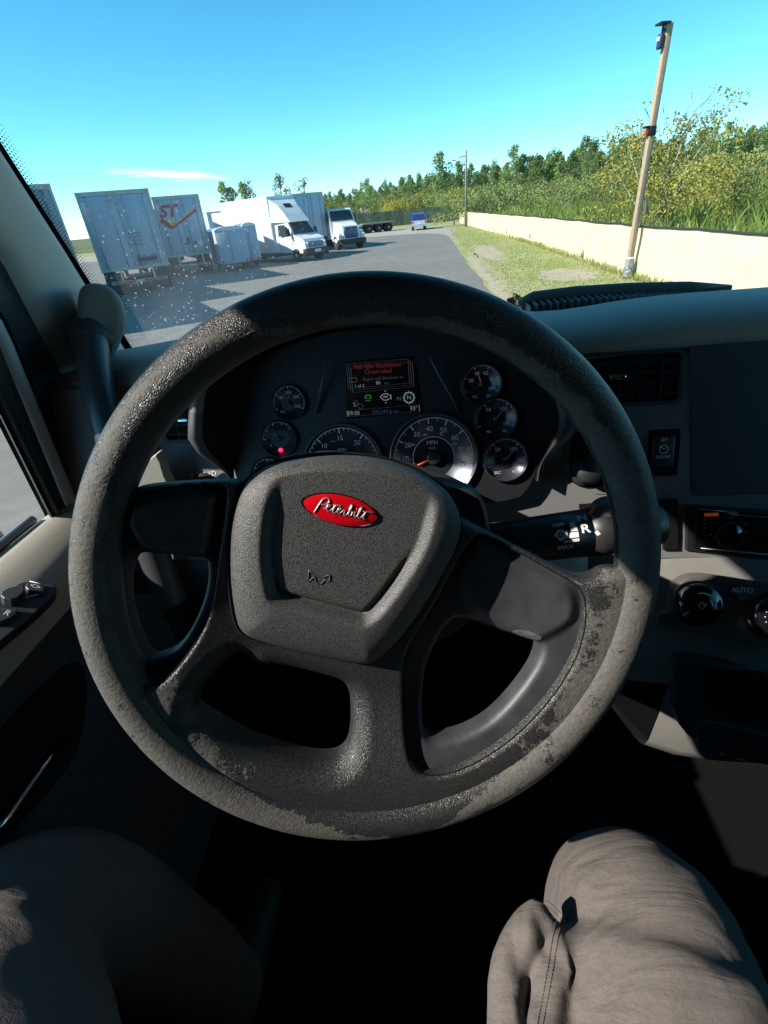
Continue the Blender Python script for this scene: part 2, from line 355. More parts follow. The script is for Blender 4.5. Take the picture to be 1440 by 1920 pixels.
for k in range(6):
    rr = random.Random(20 + k); H = rr.uniform(11, 14); cl = []
    lo = rr.uniform(.12, .38); n = 26 + 5 * k
    for i in range(n):
        f = lo + (1 - lo) * (i / n); a = rr.uniform(0, 6.28); rad = (1.05 - ((f - lo) / (1 - lo)) ** 2.2) * rr.uniform(.3, 2.7) * (1 if k % 2 else 1.25)
        cl.append(((rad * math.cos(a), rad * math.sin(a), f * H), rr.uniform(.7, 1.5) * (1.15 - .4 * f)))
    stems = [[(0, 0, -1, .22), (.1, .05, H * .4, .15), (-.05, .1, H * .8, .08), (0, 0, H, .02)]]
    for i in range(0, n, 3): c = cl[i][0]; stems.append([(0, 0, c[2] - .5, .05), (c[0], c[1], c[2], .015)])
    pines.append(make_tree('pine_tree', H, cl, 46, .27, 60 + k, L_pine, stems, M_bark, 'tall green pine in the wood beyond the fences', 'tree', 'pines of the wood beyond the fences'))
rr = random.Random(77); first = set()
def put(t, px, dist, scale, key, z=0.9, label=None, group=None):
    d = hdir(px) * dist; o = t if key not in first else copy_tree(t); first.add(key)
    o.location = (d[0], d[1], z); o.rotation_euler = (0, 0, rr.uniform(0, 6.28)); o.scale = (scale * rr.uniform(.9, 1.15),) * 2 + (scale,)
    if label: o['label'] = label
    if group: o['group'] = group
    return o
xs = [560, 620, 700, 850, 1000, 1150, 1250, 1440, 1500]; ds = [330, 300, 232, 178, 162, 142, 152, 160, 160]
for row in range(4):
    px = 585 + row * 9
    while px < 1475:
        D = np.interp(px, xs, ds) * (1 + .10 * row) + rr.uniform(-6, 6); k = rr.randrange(6)
        hgt = rr.uniform(.62, .88) * (1 + .05 * row) * (1.22 if rr.random() < .07 else 1)
        put(pines[k], px, D, hgt, 'p%d' % k, z=.8)
        px += rr.uniform(15, 28) * 150 / D * (1.1 if row else 1)
pines2 = put(pines[1], 826, 165, 1.2, 'p1', z=.8, label='tallest pine rising above the wood left of the thin lamp pole', group=None)
if 'group' in pines2: del pines2['group']
shr = []
for k in range(4):
    rr2 = random.Random(300 + k); cl = [((rr2.gauss(0, 1.5), rr2.gauss(0, 1.5), rr2.uniform(.5, 3.2)), rr2.uniform(.6, 1.2)) for _ in range(22)]
    shr.append(make_tree('shrub', 4, cl, 60, .17, 90 + k, [L_bush, L_bush, L_yel, L_bush][k], [[(0, 0, -.5, .08), (0, .1, 1, .06), (.1, 0, 2.6, .02)], [(.3, 0, -.5, .06), (.8, .3, 2.2, .02)]], M_bark, 'bushy green undergrowth shrub between the tan fence and the pines', 'shrub', 'shrubs of the undergrowth beyond the tan fence'))
for k in range(64):
    px = rr.uniform(835, 1470); D = np.interp(px, xs, ds) * rr.uniform(.38, .9); q = rr.randrange(4)
    put(shr[q], px, D, rr.uniform(.6, 1.15) * (.75 if D < 70 else 1.1), 's%d' % q, z=.5)
for k in range(46):
    px = rr.uniform(590, 900); D = rr.uniform(125, 190); q = rr.randrange(4); o = put(shr[q], px, D, rr.uniform(.7, 1.3), 's%d' % q, z=1.2, label='bushy green shrub on the bank behind the dark green fence', group='shrubs on the bank behind the green fence')
# three autumn trees and a pine over the parked vehicles, one orange tree and a far pine pair on the right
def bare(seed, H, spread, n=20):
    q = random.Random(seed); st = [[(0, 0, -1, .14), (.1, 0, H * .5, .1), (0, .1, H, .02)]]; cl = []
    for i in range(n):
        f = q.uniform(.4, 1); a = q.uniform(0, 6.28); r = spread * q.uniform(.4, 1) * (1.25 - f); p = (r * math.cos(a), r * math.sin(a), f * H + r * .5)
        st.append([(0, 0, f * H * .9, .05), (p[0] * .5, p[1] * .5, (f * H * .9 + p[2]) / 2, .03), (*p, .012)]); cl.append((p, q.uniform(.35, .75)))
    return cl, st
for (px, D, H, lm, per, lab) in ((479, 105, 8.2, L_brown, 60, 'nearly bare brown tree above the box van roof'), (535, 108, 8.8, L_brown, 130, 'rust brown leafed tree behind the white box van'), (577, 112, 8.6, L_brown, 70, 'thin sparse tree above the rearmost white trailer'), (437, 98, 7.8, L_pine, 120, 'dark green tree showing above the small far trailer'), (462, 112, 8.4, L_pine, 110, 'dark green tree at the roof line of the long white van')):
    cl, st = bare(int(px), H, 3.4 if lm is L_brown else 3.0, 20); o = make_tree('autumn_tree' if lm is L_brown else 'broadleaf_tree', H, cl, per, .16 if lm is L_brown else .24, int(px), lm, st, M_bark, lab, 'tree'); d = hdir(px) * D; o.location = (d[0], d[1], 0)
# the big multi-stemmed yellowing tree behind the pole
q = random.Random(11); cl = []; st = []; tw = []
for i in range(11):
    a = q.uniform(0, 6.28); r = q.uniform(.8, 2.7); top = (r * math.cos(a), r * math.sin(a), q.uniform(3.6, 6.4)); mid = (top[0] * .4 + q.uniform(-.3, .3), top[1] * .4, top[2] * .5)
    st.append([(q.uniform(-.3, .3), q.uniform(-.3, .3), -.3, .06), (*mid, .035), (*top, .012)])
    for j in range(5): f = q.uniform(.3, 1.02); c = [mid[u] + (top[u] - mid[u]) * f + q.gauss(0, .45) for u in range(3)]; cl.append((c, q.uniform(.35, .8)))
for i in range(34):
    a = q.uniform(0, 6.28); r = q.uniform(.3, 3.1); cl.append(((r * math.cos(a), r * math.sin(a), q.uniform(.5, 3.4)), q.uniform(.5, .9)))
t_big = make_tree('yellowing_tree', 7, cl, 175, .085, 12, L_yel, st, M_pale, 'large multi-stemmed tree with yellow green leaves behind the wooden pole', 'tree')
mb = MB()
for i in range(46):
    a = q.uniform(0, 6.28); r = q.uniform(.5, 2.6); b = (r * math.cos(a) * .7, r * math.sin(a) * .7, q.uniform(4, 5.6)); e = (r * math.cos(a) * 1.15, r * math.sin(a) * 1.15, b[2] + q.uniform(.5, 1.3))
    mb.tube([b, ((b[0] + e[0]) / 2 + .1, (b[1] + e[1]) / 2, (b[2] + e[2]) / 2), e], [.016, .01, .005], 4)
    if i % 3 == 0: cl.append((e, .2)); tw.append((e, .22))
mb.build('twigs', M_bark, t_big)
o = bpy.data.objects.new('red_leaf_cluster', crown_mesh('red_leaf_cluster', tw[:7], 260, .05, 4, L_pink)); col.objects.link(o); o.parent = t_big
d = hdir(1237) * 29; t_big.location = (d[0], d[1], .4); t_big.rotation_euler = (0, 0, .6); t_big.scale = (.95, .95, .80)
rr2 = random.Random(5)
for (px, D, lm, s, lab, nm) in ((1372, 34, L_ora, .62, 'orange leafed bush right of the large yellowing tree', 'orange_bush'), (1330, 38, L_yel, .75, 'yellow green bush between the large tree and the orange bush', 'yellow_bush'), (1425, 33, L_bush, .66, 'green bush at the right edge of the view beyond the tan fence', 'green_bush'), (1165, 46, L_bush, .9, 'green bush left of the large yellowing tree', 'green_bush'), (1190, 52, L_yel, .9, 'yellow tinged bush behind the green bush left of the pole', 'yellow_bush'), (1060, 60, L_bush, .85, 'round green bush above the middle of the tan fence', 'green_bush')):
    cl = [((rr2.gauss(0, 1.5), rr2.gauss(0, 1.5), rr2.uniform(.4, 3.4)), rr2.uniform(.5, 1.0)) for _ in range(26)]
    o = make_tree(nm, 4, cl, 120, .10, int(px), lm, [[(0, 0, -.5, .06), (.2, .1, 2.8, .02)], [(.3, 0, -.5, .05), (-.7, .3, 2.4, .02)], [(0, .2, -.5, .05), (.6, -.8, 2.5, .02)]], M_pale, lab, 'bush'); d = hdir(px) * D; o.location = (d[0], d[1], .5); o.scale = (s, s, s)

# ---- tan fabric fence
FX = [(8.6, -12), (7.9, -2), (7.45, 5), (7.05, 10), (6.75, 13), (6.5, 16), (6.42, 18), (6.36, 22), (6.25, 33), (5.85, 44), (5.3, 60), (4.65, 79), (4.6, 80)]
def fpos(y): ys = [p[1] for p in FX]; return float(np.interp(y, ys, [p[0] for p in FX]))
M_fab = mat('tan_fabric', (.60, .525, .35), .8, var=[(.35, (.52, .45, .29), 2.5), (2.5, (.63, .56, .39), 2)], bump=('noise', 1.6, .6, .12))
M_weave = mat('dark_cable', (.02, .022, .025), .7)
f = thing('silt_fence', 'long tan fabric fence with a black top rail along the right verge', 'fence', (6.4, 18, 0))
ys = list(np.arange(-12, 80, .4)); V = []; F = []; rr = random.Random(9); wob = [rr.uniform(-.012, .012) for _ in ys]
nz = 6
for i, y in enumerate(ys):
    h = 1.40 - .03 * abs(math.sin(math.pi * y / 4.8)) + wob[i] * .7
    for j in range(nz + 1):
        z = h * j / nz; V.append((fpos(y) + .05 * math.sin(y * 1.7 + j * .5) * (j / nz) * (1 - j / nz) * 4 * .6 + wob[i] * .5 + (.0 if j else -.02), y, z))
for i in range(len(ys) - 1):
    for j in range(nz): a = i * (nz + 1) + j; F.append((a, a + nz + 1, a + nz + 2, a + 1))
MB().add(V, F, 0, True).build('fabric', M_fab, f)
mb = MB(); mb.tube([(fpos(y) - .02, y, 1.42 - .03 * abs(math.sin(math.pi * y / 4.8)) + wob[i] * .7) for i, y in enumerate(ys)], .028, 6); mb.build('top_rail', M_weave, f)
for y in np.arange(-11, 79, 2.4):
    MB().tube([(fpos(y) + .06, y, -.1), (fpos(y) + .06, y, 1.5)], .025, 6).build('fence_post', mat('weathered_timber', (.3, .22, .14), .85, var=(8, (.2, .15, .1), 3)), f)
M_tear = mat('torn_gap', (.10, .08, .04), .95)
for (y, z0, z1, wd) in ((23.0, .08, .52, .13), (34.2, .25, .6, .12), (31, .05, .3, .12), (42, .2, .5, .12)):
    x = fpos(y) - .06; MB().add([(x, y - wd, z0), (x, y + wd, z0 + .03), (x + .02, y + .02, z1), (x - .03, y + .01, z0 + .1)], [(0, 1, 2), (0, 3, 2), (1, 3, 2)]).build('torn_flap', M_tear, f)
# ---- dark green mesh fence at the end of the road
g = thing('mesh_fence', 'dark green screened fence across the far end of the yard', 'fence', (-10, 90, 0))
L_mesh = mat('green_mesh', (.035, .065, .04), .8, var=[(.6, (.07, .11, .06), 3), (3, (.02, .04, .03), 3)], bump=('noise', 2, .5, .2))
def gy(x): return 92 - .10 * (x + 4) if x > -4 else 92 + .05 * (x + 4)
xs_ = list(np.arange(-46, 4.7, .5)); V = [(x, gy(x) + .05 * math.sin(x * 3), z) for x in xs_ for z in (0, 2.15 + .04 * math.sin(x * 2.2))]
MB().add(V, [(2 * i, 2 * i + 2, 2 * i + 3, 2 * i + 1) for i in range(len(xs_) - 1)], 0, True).build('screen', L_mesh, g)
for x in np.arange(-45, 4.7, 3): MB().tube([(x, gy(x) + .1, 0), (x, gy(x) + .1, 2.3)], .04, 6).build('fence_post', M_steel, g)
# ---- wooden pole with solar lamp
M_wood = mat('sawn_timber', (.33, .25, .19), .8, var=[(3, (.27, .19, .12), 2.5), (14, (.42, .31, .2), 3)], bump=('noise', 30, .4, .01))
t = thing('utility_pole', 'tall square wooden pole with a solar lamp at its top and a dark wrapped foot', 'pole', (6.2, 17.3, 0), R(12))
MB().box((-.075, -.075, 0), (.075, .075, 5.83), bevel=.01).build('post', M_wood, t, local=True)
mb = MB(); mb.tube([(0, 0, -.03), (0, 0, .1), (.01, 0, .3), (0, 0, .5), (0, 0, .56)], [.145, .14, .13, .135, .12], 16); mb.build('foot_wrap', mat('grey_plastic_wrap', (.09, .10, .11), .4, var=(9, (.3, .32, .33), 5), bump=('noise', 20, 1, .03)), t, local=True)
MB().tube([(0, 0, .55), (0, 0, .6)], [.12, .09], 12).build('tape', M_white, t, local=True)
mb = MB(); mb.box((-.30, -.13, 5.80), (-.03, .13, 5.84)).box((-.17, -.02, 5.62), (-.13, .02, 5.81)).box((-.17, -.02, 5.68), (0, .02, 5.72)); s = mb.build('solar_panel', M_black, t, local=True)
mb = MB(); mb.box((-.22, -.08, 5.34), (-.11, .08, 5.64), bevel=.03); mb.build('lamp_head', mat('dark_housing', (.03, .03, .05), .4), t, local=True)
MB().box((-.235, -.05, 5.5), (-.218, .05, 5.58)).build('lens', M_white, t, local=True)
mb = MB(); mb.box((-.09, -.09, 3.56), (.09, .09, 3.78), bevel=.01).box((-.24, -.07, 3.74), (-.08, .07, 3.79), bevel=.01); mb.build('camera_bracket', M_black, t, local=True)
MB().box((-.22, -.055, 3.60), (-.10, .055, 3.72), bevel=.015).build('floodlight', mat('orange_plastic', (.65, .14, .04), .4), t, local=True)
t = thing('lamp_pole', 'thin dark pole with short pale lamp arm by the far tan fence', 'lamp pole', (4.45, 65, 0))
MB().tube([(0, 0, 0), (0, 0, 7.1)], [.13, .09], 8).build('pole', M_bark, t, local=True)
MB().tube([(0, 0, 6.6), (-.6, -.1, 6.55), (-1.3, -.15, 6.35)], .05, 6).build('lamp_arm', M_steel, t, local=True)
MB().box((-1.55, -.25, 6.26), (-1.1, -.05, 6.38), bevel=.03).build('lamp_head', M_steel, t, local=True)

# ---- vehicles: local +x is forward, origin on the ground
def wheel(parent, x, y, r=.5, wd=.28, rim=M_steel, side=1):
    fr = Frame((x, y, r), (0, side, 0)); mb = MB(); mb.lathe(fr, 0, 0, [(r * .55, -wd), (r * .96, -wd), (r, -wd * .85), (r, -wd * .12), (r * .95, 0), (r * .6, 0), (r * .56, -.03)], 22); o = mb.build('wheel', [M_rubber], parent, local=True)
    mb = MB(); mb.lathe(fr, 0, 0, [(r * .58, -.02), (r * .52, -.06), (r * .25, -.05), (r * .22, .01), (r * .12, .02)], 18)
    for k in range(8): a = k * math.pi / 4; p = fr.P(r * .38 * math.cos(a), r * .38 * math.sin(a), -.055); mb.tube([p, p + fr.n * .02], .02, 5)
    mb.build('rim', rim, o, local=True); return o
def trailer(label, loc, rz, L, W=2.6, z0=1.05, z1=4.1, body=M_white2, decal=None, name='semi_trailer', wheels=True):
    t = thing(name, label, 'trailer', (loc[0], loc[1], 0), rz); h = W / 2
    mb = MB(); mb.box((.02, -h, z0 + .1), (L, h, z1 - .12), bevel=.02)
    for x in np.arange(.9, L, .6): mb.box((x, h - .01, z0 + .12), (x + .04, h + .012, z1 - .14)).box((x, -h - .012, z0 + .12), (x + .04, -h + .01, z1 - .14))
    mb.build('box_body', body, t, local=True)
    mb = MB(); mb.box((.0, -h - .012, z1 - .13), (L, h + .012, z1)).box((0, -h - .014, z0 - .03), (L, h + .014, z0 + .12)); mb.build('rail', mat('aluminium_trim', (.45, .45, .46), .5, .3, var=(2, (.34, .34, .34), 2)), t, local=True)
    mb = MB(); mb.box((-.03, -h, z0), (.01, -h + .09, z1)).box((-.03, h - .09, z0), (.01, h, z1)).box((-.03, -h + .09, z1 - .16), (.01, h - .09, z1)).box((-.03, -h + .09, z0), (.01, h - .09, z0 + .1)); mb.build('rear_frame', mat('pale_frame', (.55, .54, .52), .5, var=(2, (.42, .40, .37), 2)), t, local=True)
    for s in (-1, 1):
        a, b = (.012, h - .10) if s > 0 else (-h + .10, -.012)
        mb = MB(); mb.box((-.022, a, z0 + .12), (.015, b, z1 - .18), bevel=.006); dr = mb.build('rear_door', body, t, local=True)
        for y in ((a + .28, b - .22) if s > 0 else (b - .28, a + .22)):
            mb = MB(); mb.tube([(-.05, y, z0 + .1), (-.05, y, z1 - .16)], .014, 6).box((-.07, y - .1, z0 + .62), (-.045, y + .14, z0 + .66)).box((-.06, y - .04, z0 + 1.2), (-.02, y + .04, z0 + 1.27)).box((-.06, y - .04, z1 - .5), (-.02, y + .04, z1 - .43)); mb.build('lock_rod', M_steel, dr, local=True)
    mb = MB()
    for y in (-.22, 0, .22, -h + .15, h - .15): mb.box((-.05, y - .05, z1 - .1), (-.03, y + .05, z1 - .06))
    mb.build('marker_lights', M_amber, t, local=True)
    mb = MB(); mb.box((-.06, -h + .25, .48), (.02, h - .25, .60)).box((-.03, -.75, .5), (.03, -.66, z0)).box((-.03, .66, .5), (.03, .75, z0)); mb.build('bumper', mat('bumper_white', (.6, .6, .58), .5), t, local=True)
    mb = MB(); mb.box((-.08, -h + .3, .5), (-.06, -.2, .58)).box((-.08, .2, .5), (-.06, h - .3, .58)); mb.build('reflector', M_red, t, local=True)
    mb = MB(); mb.box((.2, -.5, .82), (L - .3, -.38, z0)).box((.2, .38, .82), (L - .3, .5, z0)).box((.8, -1.1, .42), (1, 1.1, .56)).box((2.1, -1.1, .42), (2.3, 1.1, .56)); mb.build('chassis', M_black, t, local=True)
    if wheels:
        for x in (1.0, 2.3):
            for s in (-1, 1): wheel(t, x, s * (h - .04), .5, .55, M_steel, s)
        for s in (-1, 1): MB().box((.28, s * .9 - .3, .25), (.3, s * .9 + .3, .95)).build('mud_flap', M_black, t, local=True)
    mb = MB(); mb.box((L - 3.2, -.9, 0.05), (L - 3.0, -.7, z0)).box((L - 3.2, .7, 0.05), (L - 3.0, .9, z0)); mb.build('landing_gear', M_steel, t, local=True)
    if decal: decal(t, h, z0, z1)
    return t
def rearM(y, z, x=-.028): return Matrix([[0, 0, -1, x], [-1, 0, 0, y], [0, 1, 0, z], [0, 0, 0, 1]])   # text on a rear door, read from behind
M_sign = mat('dark_decal', (.05, .05, .06), .6)
def decal_a(t, h, z0, z1):
    mb = MB(); mb.box((-.03, -.25, z1 - .44), (-.024, .42, z1 - .32)); mb.build('header_plate', mat('grey_plate', (.4, .4, .4), .5), t, local=True)
    mb = MB()
    for k, (s, wd) in enumerate((('CAUTION', .09), ('WIDE TURNS', .09), ('DO NOT', .09), ('PASS', .09), ('R', .1))): pass
    q = random.Random(2)
    for k in range(5):
        n = 5 if k < 4 else 2
        for j in range(n): mb.box((-.034, -.62 + .11 * j - (.22 if k == 4 else 0), 2.42 - k * .15), (-.028, -.62 + .11 * j + q.uniform(.04, .08) - (.22 if k == 4 else 0), 2.42 - k * .15 + .09))
    mb.build('small_print', mat('faded_print', (.22, .26, .32), .6), t, local=True)
    mb = MB(); mb.box((-.036, -1.0, 1.33), (-.03, -.15, 1.46))
    for k in range(9): mb.box((-.036, -1.05 + .1 * k, 1.30 - .2 * q.random()), (-.03, -1.0 + .1 * k, 1.5 + .1 * q.random()))
    mb.build('dark_sticker', M_sign, t, local=True)
def decal_st(t, h, z0, z1):
    mb = MB(); mb.text('ST', .80, rearM(.66, 3.34), sx=1.15, shear=.25, bold=.03); mb.build('lettering', mat('red_decal', (.62, .03, .02), .5), t, local=True)
    mb = MB()
    def bar(p, q, wd, mi):
        p = np.array(p); q = np.array(q); n = nv([-(q - p)[1], (q - p)[0]]) * wd / 2; mb.add([(-.033, *(p - n)), (-.033, *(q - n)), (-.033, *(q + n)), (-.033, *(p + n))], [(0, 1, 2, 3)], mi)
    bar((1.13, 2.98), (.62, 2.55), .22, 0); bar((.66, 2.5), (-1.0, 3.33), .11, 0)
    mb2 = mb; bar((.78, 2.92), (.47, 2.68), .2, 1); bar((.5, 2.72), (-.85, 3.38), .06, 1)
    mb.build('chevron', [MATS['red_decal'], mat('yellow_decal', (.75, .5, .08), .5)], t, local=True)
    mb = MB(); q = random.Random(3)
    for k in range(6): mb.box((-.034, -.55 + .12 * k, 1.62), (-.028, -.47 + .12 * k, 1.72 + .1 * q.random()))
    mb.box((-.034, -.18, 1.8), (-.028, -.04, 1.95)); mb.build('small_print', M_sign, t, local=True)
    MB().add([(-.033, -.78, 1.85), (-.033, -.98, 1.65), (-.033, -.78, 1.45), (-.033, -.58, 1.65)], [(0, 1, 2, 3)]).build('placard', mat('pale_placard', (.8, .8, .82), .5), t, local=True)
    MB().add([(-.033, -.2, 1.42), (-.033, -.3, 1.32), (-.033, -.2, 1.22), (-.033, -.1, 1.32)], [(0, 1, 2, 3)]).build('yellow_placard', mat('yellow_decal', (.75, .5, .08), .5), t, local=True)
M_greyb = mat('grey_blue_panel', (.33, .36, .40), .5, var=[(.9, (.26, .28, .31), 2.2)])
RZ = R(90 + 32)
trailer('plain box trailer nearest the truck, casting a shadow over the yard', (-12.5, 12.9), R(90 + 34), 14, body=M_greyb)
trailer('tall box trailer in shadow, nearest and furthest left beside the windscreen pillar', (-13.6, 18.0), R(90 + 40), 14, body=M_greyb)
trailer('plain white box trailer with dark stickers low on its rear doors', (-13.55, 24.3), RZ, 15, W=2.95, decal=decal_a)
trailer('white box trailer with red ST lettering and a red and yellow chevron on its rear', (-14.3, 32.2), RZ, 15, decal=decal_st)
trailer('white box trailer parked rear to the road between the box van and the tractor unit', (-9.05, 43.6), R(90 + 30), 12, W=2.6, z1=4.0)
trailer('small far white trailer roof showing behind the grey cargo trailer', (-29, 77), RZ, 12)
def cargo(label, loc, rz, L, W, H, nm='cargo_trailer'):
    t = thing(nm, label, 'trailer', (*loc, 0), rz); h = W / 2
    mb = MB(); mb.box((0, -h, .42), (L, h, H), bevel=.06, seg=3); mb.build('box_body', M_white2, t, local=True)
    mb = MB(); V = []; 
    for x in (-.02, L + .02):
        for k in range(9): a = math.pi * k / 8; V.append((x, -h * math.cos(a) * 1.01, H - .04 + .2 * math.sin(a)))
    mb.add(V, [(k, k + 1, k + 10, k + 9) for k in range(8)] + [tuple(range(9)), tuple(range(9, 18))], 0, False); mb.build('roof', M_white, t, local=True)
    dr = MB().box((-.03, -h + .1, .52), (.01, h - .1, H - .12), bevel=.01).build('rear_door', M_white2, t, local=True)
    mb = MB(); mb.tube([(-.05, .1, .5), (-.05, .1, H - .15)], .015, 6).box((-.07, -.15, 1.1), (-.05, .15, 1.16)); mb.build('latch_bar', M_steel, dr, local=True)
    MB().box((.1, -h - .02, .35), (L, h + .02, .44)).build('chassis', M_black, t, local=True)
    for s in (-1, 1): wheel(t, L * .45, s * h, .34, .22, M_white, s); MB().box((-.05, s * (h - .15) - .05, .5), (-.03, s * (h - .15) + .05, .62)).build('tail_light', M_red, t, local=True)
    mb = MB(); mb.tube([(L, -.5, .4), (L + 1.1, 0, .4), (L, .5, .4)], .05, 6); mb.build('tow_bar', M_black, t, local=True); return t
cargo('low grey white cargo trailer with rounded roof right of the red lettered trailer', (-11.5, 32.0), R(90 + 28), 4.2, 1.75, 2.2)
cargo('narrow pale cargo trailer standing just right of the wider grey white one', (-10.75, 33.4), R(90 + 28), 3.0, .85, 2.3)

def hull(mb, prof, hw, mi=0, taper=None, y0=None):          # closed side outline (x, z) made into a body of half width hw (or a width per point)
    n = len(prof); W = hw if hasattr(hw, '__len__') else [hw] * n
    V = [(p[0], -W[i], p[1]) for i, p in enumerate(prof)] + [(p[0], W[i], p[1]) for i, p in enumerate(prof)]
    F = [(i, (i + 1) % n, n + (i + 1) % n, n + i) for i in range(n)]
    tr = tessellate_polygon([[Vector((p[0], p[1], 0)) for p in prof]]); F += [tuple(q) for q in tr] + [tuple(n + i for i in q) for q in tr]
    return mb.add(V, F, mi, False)
# white van with a high aerodynamic box
t = thing('box_van', 'white van with tall box body and wind deflector over its cab', 'van', (-9.1, 36.6, 0), R(-38))
mb = MB(); mb.box((-5.9, -1.12, .55), (-.35, 1.12, 3.75), bevel=.05, seg=3); mb.build('box_body', M_white, t, local=True)
mb = MB(); mb.box((-7.3, -1.12, .6), (-5.92, 1.12, 3.2), bevel=.05); mb.build('rear_section', M_white, t, local=True)
mb = MB(); hull(mb, [(-.36, 2.3), (1.25, 2.25), (.75, 2.75), (.25, 3.2), (-.36, 3.62)], [1.1, .8, .78, .8, 1.05]); mb.build('wind_deflector', M_white, t, local=True)
MB().add([(.42, -.3, 3.06), (.42, .3, 3.06), (.14, .3, 3.30), (.14, -.3, 3.30)], [(0, 1, 2, 3)]).build('roof_vent', M_black, t, local=True)
cab = MB(); hull(cab, [(-.38, .5), (-.38, 2.4), (.75, 2.4), (1.0, 2.25), (1.62, 1.52), (2.35, 1.28), (2.5, 1.1), (2.55, .5)], [.98, .92, .82, .82, .95, .88, .86, .92]); cab.build('cab', M_white, t, local=True)
mb = MB(); mb.add([(1.05, -.73, 2.21), (1.05, .73, 2.21), (1.62, .86, 1.56), (1.62, -.86, 1.56)], [(0, 1, 2, 3)]); o = mb.build('windscreen', M_glassdk, t, local=True); o.location = (.012, 0, .015)
for s in (-1, 1):
    mb = MB(); mb.add([(.15, s * .975, 2.12), (.82, s * .96, 2.12), (1.38, s * 1.0, 1.56), (.15, s * 1.02, 1.5)], [(0, 1, 2, 3)]); mb.build('side_window', M_glassdk, t, local=True)
    mb = MB(); mb.tube([(.08, s * 1.0, .62), (.08, s * .985, 2.2)], .012, 4).tube([(1.42, s * 1.0, .7), (1.42, s * 1.0, 1.5)], .012, 4); mb.build('door_seam', M_black, t, local=True)
    mb = MB(); mb.box((1.28, s * 1.05 - .02, 1.5), (1.36, s * 1.05 + .22 * s + .02, 1.88), bevel=.03); mb.build('wing_mirror', M_black, t, local=True)
    MB().box((2.3, s * .72 - .12, .92), (2.56, s * .72 + .12, 1.16), bevel=.04).build('headlight', M_chrome, t, local=True)
    for x in (1.62, -4.6): wheel(t, x, s * 1.0, .38, .24, M_white, s)
    MB().box((-.35, s * 1.03 - .03, .45), (1.15, s * 1.03 + .03, .55)).build('sill', M_black, t, local=True)
mb = MB(); mb.box((2.42, -.62, .78), (2.575, .62, 1.12), bevel=.03); mb.build('grille', mat('blue_grey_grille', (.12, .16, .22), .4), t, local=True)
mb = MB(); mb.box((2.3, -.97, .32), (2.66, .97, .74), bevel=.06); mb.build('bumper', M_black, t, local=True)
MB().box((2.66, -.26, .5), (2.675, .26, .66)).build('number_plate', M_white, t, local=True)
mb = MB(); mb.box((-7.1, -.9, .3), (-.6, .9, .56)); mb.build('chassis', M_black, t, local=True)
# white tractor unit
t = thing('tractor_unit', 'white day cab tractor unit with a dark windscreen facing the road', 'truck', (-7.15, 45.2, 0), R(-58))
mb = MB(); hull(mb, [(-1.1, .75), (-1.1, 2.75), (.45, 2.8), (.62, 2.7), (.98, 1.95), (.98, .75)], [1.12, 1.05, .98, .98, 1.08, 1.08]); mb.build('cab', M_white, t, local=True)
mb = MB(); hull(mb, [(.98, .7), (.98, 1.9), (1.7, 1.82), (2.25, 1.62), (2.45, 1.3), (2.5, .7)], [.98, .82, .75, .68, .66, .72]); mb.build('hood', M_white, t, local=True)
MB().add([(.66, -.88, 2.66), (.66, .88, 2.66), (1.0, .98, 1.98), (1.0, -.98, 1.98)], [(0, 1, 2, 3)]).build('windscreen', M_glassdk, t, local=True)
for s in (-1, 1):
    MB().add([(-.25, s * 1.06, 2.58), (.42, s * 1.03, 2.58), (.78, s * 1.1, 1.95), (-.25, s * 1.115, 1.95)], [(0, 1, 2, 3)]).build('side_window', M_glassdk, t, local=True)
    MB().box((.7, s * 1.25 - .05, 1.75), (.8, s * 1.25 + .05, 2.5), bevel=.03).tube([(.75, s * 1.0, 2.3), (.75, s * 1.25, 2.3)], .02, 5).build('wing_mirror', M_black, t, local=True)
    mb = MB(); hull(mb, [(1.15, .6), (1.2, 1.05), (1.55, 1.25), (2.1, 1.2), (2.45, .95), (2.5, .6)], .17); o = mb.build('fender', M_white, t, local=True); o.location = (0, s * .93, 0)
    MB().box((2.38, s * .92 - .13, .92), (2.56, s * .92 + .13, 1.12), bevel=.04).build('headlight', M_chrome, t, local=True)
    for x in (1.75, -3.3, -4.6): wheel(t, x, s * 1.1, .5, .3 if x > 0 else .55, M_steel, s)
    MB().tube([(-1.3, s * .95, .9), (-1.3, s * .95, 3.1)], .07, 8).build('exhaust_stack', M_chrome, t, local=True) if s < 0 else None
mb = MB(); mb.box((2.42, -.56, .78), (2.55, .56, 1.55), bevel=.08)
mb.build('grille', mat('dark_grille', (.05, .09, .16), .3, .4), t, local=True)
mb = MB(); mb.box((2.3, -1.15, .38), (2.72, 1.15, .74), bevel=.06); mb.build('bumper', M_black, t, local=True)
mb = MB(); mb.box((-5.2, -.45, .65), (1, -.33, .9)).box((-5.2, .33, .65), (1, .45, .9)).box((-1.0, -1.05, .4), (0, -.6, .9), bevel=.05).box((-1, .6, .4), (0, 1.05, .9), bevel=.05); mb.build('chassis', M_black, t, local=True)
# three-axle flatbed
t = thing('flatbed_trailer', 'low dark flatbed trailer with three axles in front of the green fence', 'trailer', (-4.3, 73.6, 0), R(197))
mb = MB(); hull(mb, [(0, .95), (0, 1.1), (4.2, 1.1), (5, .75), (10, .72), (10, .55), (5, .55), (4.2, .95)], 1.25); mb.build('deck', mat('dull_deck', (.16, .16, .16), .7), t, local=True)
for x in (.9, 2.2, 3.5):
    for s in (-1, 1): wheel(t, x, s * 1.15, .5, .5, M_steel, s)
